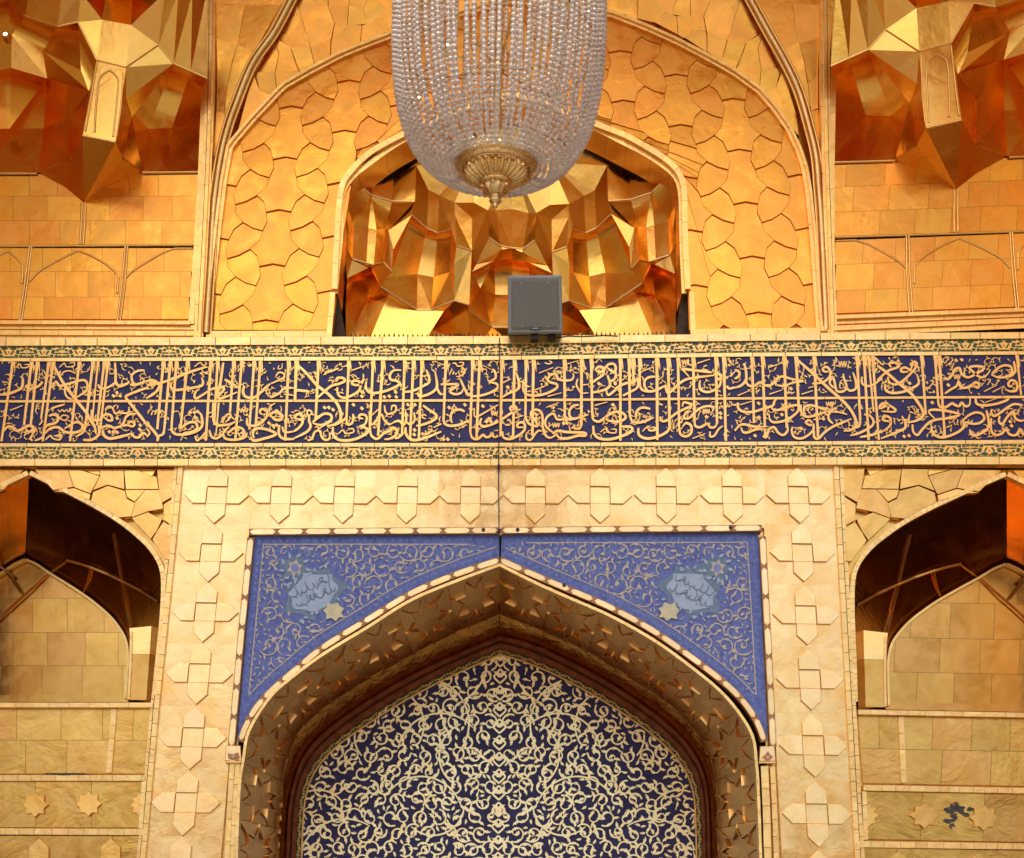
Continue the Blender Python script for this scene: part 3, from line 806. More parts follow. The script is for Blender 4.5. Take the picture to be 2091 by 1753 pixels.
# lozenge edging: ivory pieces on a brown bed, round the two spandrels and over the arch
T_LOZ = thing('lozenge_edging', W(1021, 1330, 0), 'strip of ivory lozenges and brown joints edging both blue spandrels', 'edging')
def lozenges(path, w0, w1, seg, Y=-.012):
    p = resample(path, 4)
    strip('brown_bed', resample(path, 10), w0, w1, Y + .006, .05, M_BROWN, T_LOZ)
    L = sum(math.dist(a, b) for a, b in zip(p, p[1:])); n = max(1, round(L / seg)); N_ = normals2(p)
    def at(s, t):
        i = min(int(s / L * (len(p) - 1)), len(p) - 2); u = s / L * (len(p) - 1) - i
        q = lerp(p[i], p[i + 1], u); nn = N_[i]; d = w0 + (w1 - w0) * t
        return (q[0] + nn[0] * d, q[1] + nn[1] * d)
    for k in range(n):
        a, b = k * L / n + 1.2, (k + 1) * L / n - 1.2; e = 6.5
        plate('lozenge', [at(a, .5), at(a + e, .06), at((a + b) / 2, .04), at(b - e, .06), at(b, .5), at(b - e, .94), at((a + b) / 2, .96), at(a + e, .94)], Y, .03, M_LOZ, T_LOZ, bevel=.8, bd=.003)
lozenges([(508, 1087), (760, 1085), (1018, 1084)], -7, 6, 59)
lozenges([(1024, 1084), (1300, 1081), (1556, 1079)], -7, 6, 61)
lozenges([(512, 1098), (492, 1300), (472, 1525)], -7, 7, 62)
lozenges([(1556, 1096), (1567, 1300), (1578, 1525)], -8, 6, 62)
lozenges([p for p in offset(aL, 0)], 0, 13, 52)
lozenges([p for p in offset(aR, 0)], -13, 0, 52)
for x, y in ((987, 1082), (1057, 1082), (1492, 1077), (1152, 1195)):
    plate('bolt_hole', [(x + 4 * math.cos(k * .785), y + 4.3 * math.sin(k * .785)) for k in range(8)], -.0165, .0, M_BLACK, T_LOZ)
# corner blocks at the springing of the arch
for x, y, kind in ((477, 1545, 0), (1568, 1546, 1)):
    T = thing('corner_block', W(x, y + 12), ('chipped brown corner block at the left springing of the arch' if not kind else 'gold corner block with brown flower at the right springing'), 'ornament')
    plate('block', [(x - 16, y - 22), (x + 14, y - 22), (x + 16, y + 9), (x - 18, y + 9)], -.02, .04, M_LOZ, T, bevel=1, bd=.004)
    plate('underside_lip', [(x - 18, y + 9.5), (x + 16, y + 9.5), (x + 16, y + 13), (x - 18, y + 13)], -.05, .03, M_TARN, T)
    if kind: pts = [(x + (11 if k % 2 == 0 else 6.5) * math.cos(k * .785), y + (12 if k % 2 == 0 else 7) * math.sin(k * .785)) for k in range(8)]
    else: pts = [(x - 12, y - 7), (x - 2, y - 4), (x + 9, y - 8), (x + 12, y + 2), (x + 9, y + 7), (x - 6, y + 6), (x - 11, y + 3)]
    plate('brown_flower', pts, -.03, .0, M_BROWN, T)
    plate('flower_heart', [(x + 3 * math.cos(k * 1.05), y + 3 * math.sin(k * 1.05)) for k in range(6)], -.034, .0, M_BEIGE, T)

# ---------------------------------------------------------------- the two lower niches
random.seed(9)
def niche(side):
    """side -1: cut by the left edge of the picture; +1: by the right"""
    if side < 0:
        mp = lambda x, y: (x, y); ax = 59
        lab = 'gold vaulted niche at the lower left with eight-point stars below'
    else:
        ax = 2052
        # affine from left-niche pixels to right-niche pixels (mirrored)
        src = [(59, 970), (328, 1181), (320, 1306), (262, 1320), (312, 1441), (295, 1590), (300, 1708), (52, 1143)]
        dst = [(2052, 975), (1748, 1181), (1746, 1325), (1820, 1320), (1753, 1458), (1762, 1615), (1752, 1728), (2058, 1152)]
        A = np.array([[x, y, 1] for x, y in src]); Xc = np.linalg.lstsq(A, np.array(dst, float), rcond=None)[0]
        mp = lambda x, y: tuple(np.array([x, y, 1]) @ Xc)
        lab = 'gold vaulted niche at the lower right with a blue-black stain between stars'
    T = thing('vaulted_niche', W(*mp(59, 1753)), lab, 'niche', 'lower vaulted niches')
    P = lambda pts: [mp(*p) for p in pts]
    OP = catmull([(59, 970), (100, 990), (139, 1010), (192, 1038), (241, 1068), (275, 1095), (300, 1119), (320, 1149), (328, 1181), (327, 1237), (322, 1300), (318, 1350), (312, 1436)], 4)
    def mirx(p): return (2 * 59 - p[0] - (p[1] - 970) * .045, p[1])
    OPm = [mirx(p) for p in OP]
    # spandrel sheets over the opening, frame strip of small pieces
    rgt = lambda y: lx((372, 953), (300, 1700), y) - 1
    V = []; ys = [948 + k * 20 for k in range(43)]
    ox = lambda y: float(np.interp(y, [p[1] for p in OP[:-8]], [p[0] for p in OP[:-8]])) if y > 970 else 59.0
    for y in ys: V += [W(*mp(ox(y) + 1 if y < 1430 else 306 - (y - 1440) * .06, y), .058), W(*mp(rgt(y) + 4, y), .058)]
    for y in ys[:20]: V += [W(*mp(mirx((ox(y) + 1, y))[0], y), .058), W(*mp(-160, y), .058)]
    mesh('backing_sheet', V, [[2 * k, 2 * k + 1, 2 * k + 3, 2 * k + 2] for k in range(62) if k != 42], M_GOLD, T)
    mesh('backing_sheet', [W(*mp(x, y), .085) for x, y in ((-160, 1436), (312, 1436), (300, 1800), (-160, 1800))], [[0, 1, 2, 3]], M_GOLD, T)
    strip('arch_piece', P(OP)[:-1], *( (-10, 0) if side < 0 else (0, 10)), -.015, .06, M_TRIM, T, seg=13, gap=.3)
    strip('arch_piece', P(OPm)[:-1], *( (0, 10) if side < 0 else (-10, 0)), -.015, .06, M_TRIM, T, seg=13, gap=.3)
    sp = [(59, 957), (120, 957), (180, 957), (250, 957), (362, 957)]
    # raised geometric tiles of the spandrel
    c2 = lambda *q: [(x / 2.156, 940 + y / 2.156) for x, y in q]
    TIL = [c2((150, 40), (300, 40), (325, 120), (235, 135)), c2((300, 40), (345, 40), (440, 70), (400, 150), (325, 120)),
           c2((345, 38), (440, 38), (440, 70)), c2((440, 40), (545, 40), (550, 130), (475, 110), (410, 135), (440, 70)),
           c2((545, 40), (600, 42), (690, 75), (700, 130), (555, 130)), c2((600, 38), (690, 38), (670, 75)), c2((690, 38), (780, 38), (775, 155), (715, 190), (700, 130)),
           c2((550, 130), (640, 130), (595, 185), (560, 165)), c2((640, 130), (705, 130), (720, 215), (650, 228), (580, 255), (590, 190)),
           c2((720, 195), (772, 160), (760, 290), (720, 265)), c2((650, 228), (715, 260), (690, 315), (665, 350), (600, 280), (580, 255)),
           c2((720, 270), (758, 295), (750, 440), (728, 440), (670, 350), (690, 315)),
           c2((410, 140), (475, 112), (550, 135), (560, 170), (595, 190), (580, 250), (525, 255), (400, 180)), c2((235, 137), (325, 122), (400, 152), (395, 178), (300, 145))]
    for q in TIL:
        plate('spandrel_tile', P(q), -.006 + random.uniform(-.004, .004), .05, M_GOLD, T, gap=.15, tilt=.012, bevel=.5)
    for q in TIL:
        plate('spandrel_tile', P([mirx(p) for p in q]), -.006 + random.uniform(-.004, .004), .05, M_GOLD, T, gap=.15, tilt=.012, bevel=.5)
    # soffit lofted from the opening back to the rear arch
    DN = 1.15
    BK = catmull([(53, 1143), (75, 1153), (100, 1170), (140, 1195), (178, 1220), (215, 1250), (238, 1275), (256, 1305), (261, 1340), (259, 1380), (256, 1426)], 4)
    BKm = [mirx((p[0] + 6, p[1])) for p in BK]
    n = 40
    for O_, B_ in ((OP, BK), (OPm, BKm)):
        def rs(q): return resample(q, sum(math.dist(a, b) for a, b in zip(q, q[1:])) / n)[:n + 1]
        # match crown to crown and spring to spring
        a = rs(O_); b = rs(B_)
        V = []; F = []; K = 5
        for p, q in zip(a, b):
            A_, B2 = W(*mp(*p), .05), W(*mp(*q), DN)
            for k in range(K): V.append(A_.lerp(B2, k / (K - 1)))
        m = len(V) // K
        for i in range(m - 1):
            for k in range(K - 1): F.append([i * K + k, i * K + k + 1, (i + 1) * K + k + 1, (i + 1) * K + k])
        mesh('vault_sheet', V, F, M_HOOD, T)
        # lipped edge of the rear arch
        strip('rear_arch_rib', P(B_), -2.4, 2.4, DN - .06, DN, M_TRIM, T)
    # crossing ribs of the vault, laid on the soffit
    a = resample(OP, sum(math.dist(p, q) for p, q in zip(OP, OP[1:])) / n)[:n + 1]; b = resample(BK, sum(math.dist(p, q) for p, q in zip(BK, BK[1:])) / n)[:n + 1]
    am = [mirx(p) for p in a]; bm_ = [mirx((p[0] + 6, p[1])) for p in b]
    def vp(half, i, t):
        A_, B_ = (a, b) if half > 0 else (am, bm_)
        k = min(int(i), n - 1); u = i - k
        return W(*mp(*lerp(A_[k], A_[min(k + 1, len(A_) - 1)], u)), .05).lerp(W(*mp(*lerp(B_[k], B_[min(k + 1, len(B_) - 1)], u)), DN), t)
    def rib3(pts, w=.011):
        V = []; F = []
        cen = W(*mp(59, 1400), .6)
        for i, p in enumerate(pts):
            q0 = pts[max(i - 1, 0)]; q1 = pts[min(i + 1, len(pts) - 1)]; t = (q1 - q0).normalized()
            inn = (cen - p); inn = (inn - t * inn.dot(t)).normalized(); s = t.cross(inn)
            V += [p + s * w - inn * .002, p + s * w + inn * .014, p - s * w + inn * .014, p - s * w - inn * .002]
        for i in range(len(pts) - 1):
            for k in range(3): F.append([i * 4 + k, i * 4 + k + 1, i * 4 + 5 + k, i * 4 + 4 + k])
        mesh('vault_rib', V, F, M_TRIM, T)
    PXC = [(h, i_ / 2, t_ / 24) for h in (1, -1) for i_ in range(2 * n - 1) for t_ in range(25)]
    PXP = []
    for c_ in PXC:
        d_ = vp(*c_) - CAM; zz = d_.dot(fwd); PXP.append((1045.5 + F_PX * d_.dot(RIGHT) / zz, 876.5 - F_PX * d_.dot(UP) / zz))
    PXP = np.array(PXP)
    def on_vault(p):
        q = mp(*p); k = int(((PXP - np.array(q)) ** 2).sum(1).argmin())
        if ((PXP[k] - np.array(q)) ** 2).sum() > 60: return W(*q, DN - .03)
        h, i_, t_ = PXC[k]; return W(*q, vp(h, i_, t_).y)
    for pts, w_ in (([(137, 1144), (160, 1150), (185, 1158), (220, 1172), (253, 1188), (290, 1207), (325, 1229)], .013), ([(137, 1145), (118, 1158), (100, 1172), (60, 1206), (28, 1234), (-30, 1290)], .010),
                    ([(232, 1088), (240, 1130), (250, 1190), (260, 1245), (268, 1290)], .010), ([(186, 1159), (180, 1185), (172, 1208)], .008), ([(14, 1166), (28, 1186), (45, 1212)], .008), ([(-20, 1144), (0, 1155), (30, 1178)], .009)):
        rib3([on_vault(p) for p in pts], w_)
    # rear wall in courses of sheets
    rows = [(1140, 1222), (1222, 1292), (1292, 1360), (1360, 1428)]
    for k, (y0, y1) in enumerate(rows):
        x = -120 + (k % 2) * 40
        while x < 262:
            w = random.uniform(66, 84)
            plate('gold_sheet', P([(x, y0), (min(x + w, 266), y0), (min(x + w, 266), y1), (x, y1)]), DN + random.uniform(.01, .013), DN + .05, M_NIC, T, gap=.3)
            x += w
    # side returns below the springing of the opening
    plate('gold_sheet', P([(264, 1283), (336, 1276), (334, 1336), (267, 1336)]), .30, .31, M_MUQ, T, gap=.3)
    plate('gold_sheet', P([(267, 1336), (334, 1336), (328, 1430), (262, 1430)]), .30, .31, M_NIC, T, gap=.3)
    strip('side_rib', P([(268, 1290), (266, 1360), (262, 1428)]), -2.5, 2.5, .285, .305, M_TRIM, T)
    mesh('niche_floor', [W(*mp(-135, 1434), .0), W(*mp(314, 1434), .0), W(*mp(314, 1434), .0) + Vector((0, DN + .05, 0)), W(*mp(-135, 1434), .0) + Vector((0, DN + .05, 0))], [[0, 1, 2, 3]], M_GOLD, T)
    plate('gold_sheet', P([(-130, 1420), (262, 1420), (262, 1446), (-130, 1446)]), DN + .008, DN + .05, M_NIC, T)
    # ledge, lower courses, star panel
    strip('ledge_piece', P([(-130, 1440), (312, 1440)]), -5, 5, -.03, .4, M_TRIM, T, seg=40, gap=.3)
    for k, (y0, y1) in enumerate([(1447, 1512), (1512, 1580)]):
        x = -140 + k * 30
        while x < 225:
            w = random.uniform(70, 98); x1 = min(x + w, lx((232, 1447), (218, 1580), y0))
            plate('gold_sheet', P([(x, y0), (x1, y0), (x1, y1), (x, y1)]), .03 + random.uniform(0, .003), .08, M_GOLD, T, gap=.35)
            x += w
    strip('trim_piece', P([(233, 1447), (222, 1578)]), -6, 6, .015, .06, M_TRIM, T, seg=34)
    plate('gold_sheet', P([(239, 1447), (274, 1447), (270, 1512), (232, 1512)]), .03, .08, M_GOLD, T, gap=.35)
    plate('gold_sheet', P([(274, 1447), (311, 1447), (305, 1512), (270, 1512)]), .032, .08, M_GOLD, T, gap=.35)
    plate('gold_sheet', P([(232, 1512), (305, 1512), (297, 1580), (226, 1580)]), .031, .08, M_GOLD, T, gap=.35)
    strip('ledge_piece', P([(-130, 1589), (296, 1589)]), -6, 6, -.02, .06, M_TRIM, T, seg=26, gap=.3)
    for x0, x1 in ((-140, 72), (72, 187), (187, 290)):
        plate('gold_sheet', P([(x0, 1596), (x1, 1596), (min(x1, 286), 1690), (x0, 1690)]), .02 + random.uniform(0, .003), .07, M_GOLD, T, gap=.35)
    for cx, cy in ((72, 1644), (181, 1642), (-38, 1646)):
        plate('eight_point_star', P([(cx + (27 if k % 2 == 0 else 20) * math.cos(k * .3927), cy + (26 if k % 2 == 0 else 19.5) * math.sin(k * .3927)) for k in range(16)]), .002, .04, M_GOLD, T, bevel=.7, tilt=.01)
    plate('half_star', P([(289, 1624), (283, 1619), (280, 1627), (270, 1630), (274, 1637), (265, 1644), (273, 1650), (270, 1659), (279, 1661), (284, 1669), (287, 1664)]), .002, .04, M_GOLD, T, bevel=.7, tilt=.01)
    strip('trim_piece', P([(294, 1596), (287, 1692)]), -5, 5, -.015, .06, M_TRIM, T, seg=30)
    strip('ledge_piece', P([(-130, 1698), (300, 1700)]), -7, 6, -.02, .06, M_TRIM, T, seg=28, gap=.3)
    plate('gold_sheet', P([(-140, 1707), (78, 1707), (78, 1800), (-140, 1800)]), .02, .06, M_GOLD, T, gap=.35)
    plate('gold_sheet', P([(78, 1707), (230, 1707), (230, 1800), (78, 1800)]), .021, .06, M_GOLD, T, gap=.35)
    plate('gold_sheet', P([(230, 1707), (298, 1707), (292, 1800), (230, 1800)]), .02, .06, M_GOLD, T, gap=.35)
    for cx in (80, 226):
        plate('pointed_tile', P([(cx - 21, 1730), (cx, 1711), (cx + 20, 1730), (cx + 20, 1790), (cx - 21, 1790)]), .0, .05, M_GOLD, T, bevel=.7, tilt=.01)
    # weathering: a dark scar on the ledge (left) or a blue-black stain where the gilding is lost (right)
    rbs = Rib(-.0205 if side < 0 else .0185, .0015)
    if side < 0:
        for k in range(9): x = 92 + k * 9; rbs.poly([(x, 1579), (x + 8, 1579), (x + 8, 1584 - abs(k - 4) * .4), (x, 1584 - abs(k - 4) * .4)])
    else:
        for k in range(30):
            x, y = 1955 + random.gauss(0, 15), 1655 + random.gauss(0, 8)
            if k > 20: x, y = 1942 + random.gauss(0, 5), 1683 + random.gauss(0, 8)
            r = random.uniform(3, 9)
            rbs.poly([(x + r * math.cos(m * .8 + random.uniform(-.3, .3)) * random.uniform(.5, 1.3), y + .7 * r * math.sin(m * .8) * random.uniform(.5, 1.2)) for m in range(8)])
    rbs.build('lost_gilding', M_STAIN, T, None)
    if side > 0:
        rbs = Rib(DN - .002, .002)
    return T
niche(-1); niche(1)
# ---------------------------------------------------------------- inscription band
random.seed(13)
BX = [-60, 0, 1020, 1500, 2091, 2160]
BT = {'t0': [690, 690, 686, 682, 678, 677], 'g0': [707, 707, 703, 697, 692, 691], 'g1': [731, 731, 727, 720, 717, 716], 'f0': [739, 739, 736, 729, 725, 724],
      'm0': [817, 817, 815, 811, 808, 807], 'm1': [823, 823, 821, 817, 814, 813], 'f1': [905, 905, 904, 902, 898, 897], 'g2': [913, 913, 913, 910, 907, 906],
      'g3': [937, 937, 937, 934, 932, 931], 't1': [952, 952, 951, 950, 949, 949]}
def by(k, x): return float(np.interp(x, BX, BT[k]))
T_BAND = thing('inscription_band', W(1021, 952, 0), 'long navy band with two lines of gold calligraphy between green borders', 'inscription')
YB = -.03
def quad(x0, x1, ka, kb): return [(x0, by(ka, x0)), (x1, by(ka, x1)), (x1, by(kb, x1)), (x0, by(kb, x0))]
x = -50.0
while x < 2140:
    w = random.uniform(88, 112)
    plate('navy_tile', quad(x, x + w, 'f0', 'm1'), YB + random.uniform(0, .002), .03, M_NAVY, T_BAND, gap=.25)
    plate('navy_tile', quad(x + 30, x + w + 30, 'm1', 'f1'), YB + random.uniform(0, .002), .03, M_NAVY, T_BAND, gap=.25)
    x += w
def hstrip(name, ka, kb, yf, seg, mat=M_TRIM, jit=.3):
    x = -50.0
    while x < 2140:
        w = seg * random.uniform(1 - jit, 1 + jit)
        plate(name, quad(x, x + w, ka, kb), yf + random.uniform(-.002, .002), .03, mat, T_BAND, gap=.3, bevel=.4, bd=.003)
        x += w
hstrip('frame_piece', 'g1', 'f0', YB - .016, 95)
hstrip('frame_piece', 'f1', 'g2', YB - .016, 95)
hstrip('mid_bar', 'm0', 'm1', YB - .012, 96, M_LET)
hstrip('cornice_piece', 't0', 'g0', YB - .03, 72)
hstrip('cornice_piece', 'g3', 't1', YB - .03, 60)
INLAY = []
for s in (1, -1):
    def q(*p): INLAY.append([(.5 + s * (u - .5), v) for u, v in p])
    q((.30, .12), (.40, .06), (.46, .20), (.38, .34), (.31, .27)); q((.20, .40), (.27, .36), (.30, .60), (.23, .66))
    q((.36, .48), (.40, .46), (.45, .72), (.41, .70)); q((.08, .32), (.13, .30), (.17, .44), (.10, .46))
    q((.03, .62), (.15, .60), (.20, .68), (.05, .70)); q((.02, .86), (.10, .84), (.10, .96), (.02, .96)); q((.14, .78), (.20, .82), (.20, .96), (.13, .94))
    q((.26, .76), (.33, .80), (.32, .95), (.25, .92)); q((.37, .90), (.49, .90), (.49, .97), (.38, .97)); q((.05, .05), (.14, .05), (.12, .14), (.06, .16))
    q((.18, .04), (.25, .06), (.26, .18), (.20, .16)); q((.03, .20), (.07, .24), (.04, .36), (.01, .30)); q((.47, .04), (.5, .02), (.5, .10), (.48, .12))
for ka, kb, flip, ph in (('g0', 'g1', 0, 55.0), ('g2', 'g3', 1, 28.0)):
    x = ph - 73
    while x < 2110:
        w = 72.2 + x / 2091 * 6.5
        y0 = lambda xx: by(ka, xx); y1 = lambda xx: by(kb, xx)
        t = plate('border_tile', quad(x, x + w, ka, kb), YB - .012 + random.uniform(-.001, .001), .03, M_LET, T_BAND, gap=.3)
        rb = Rib(YB - .0125, .0015)
        for p in INLAY:
            cu, cv = sum(q[0] for q in p) / len(p), sum(q[1] for q in p) / len(p); p = [(min(max(cu + (u - cu) * 1.3, .012), .988), min(max(cv + (v - cv) * 1.3, .02), .98)) for u, v in p]
            rb.poly([(x + u * w, y0(x + u * w) + (v if not flip else 1 - v) * (y1(x + u * w) - y0(x + u * w))) for u, v in p])
        rb.build('green_inlay', M_GREEN, t)
        c = (x + w / 2, (by(ka, x + w / 2) + by(kb, x + w / 2)) / 2 + 1)
        plate('red_centre', [(c[0] + 2 * math.cos(k * 1.57), c[1] + 2.4 * math.sin(k * 1.57)) for k in range(4)], YB - .0145, YB, M_BROWN, t)
        x += w
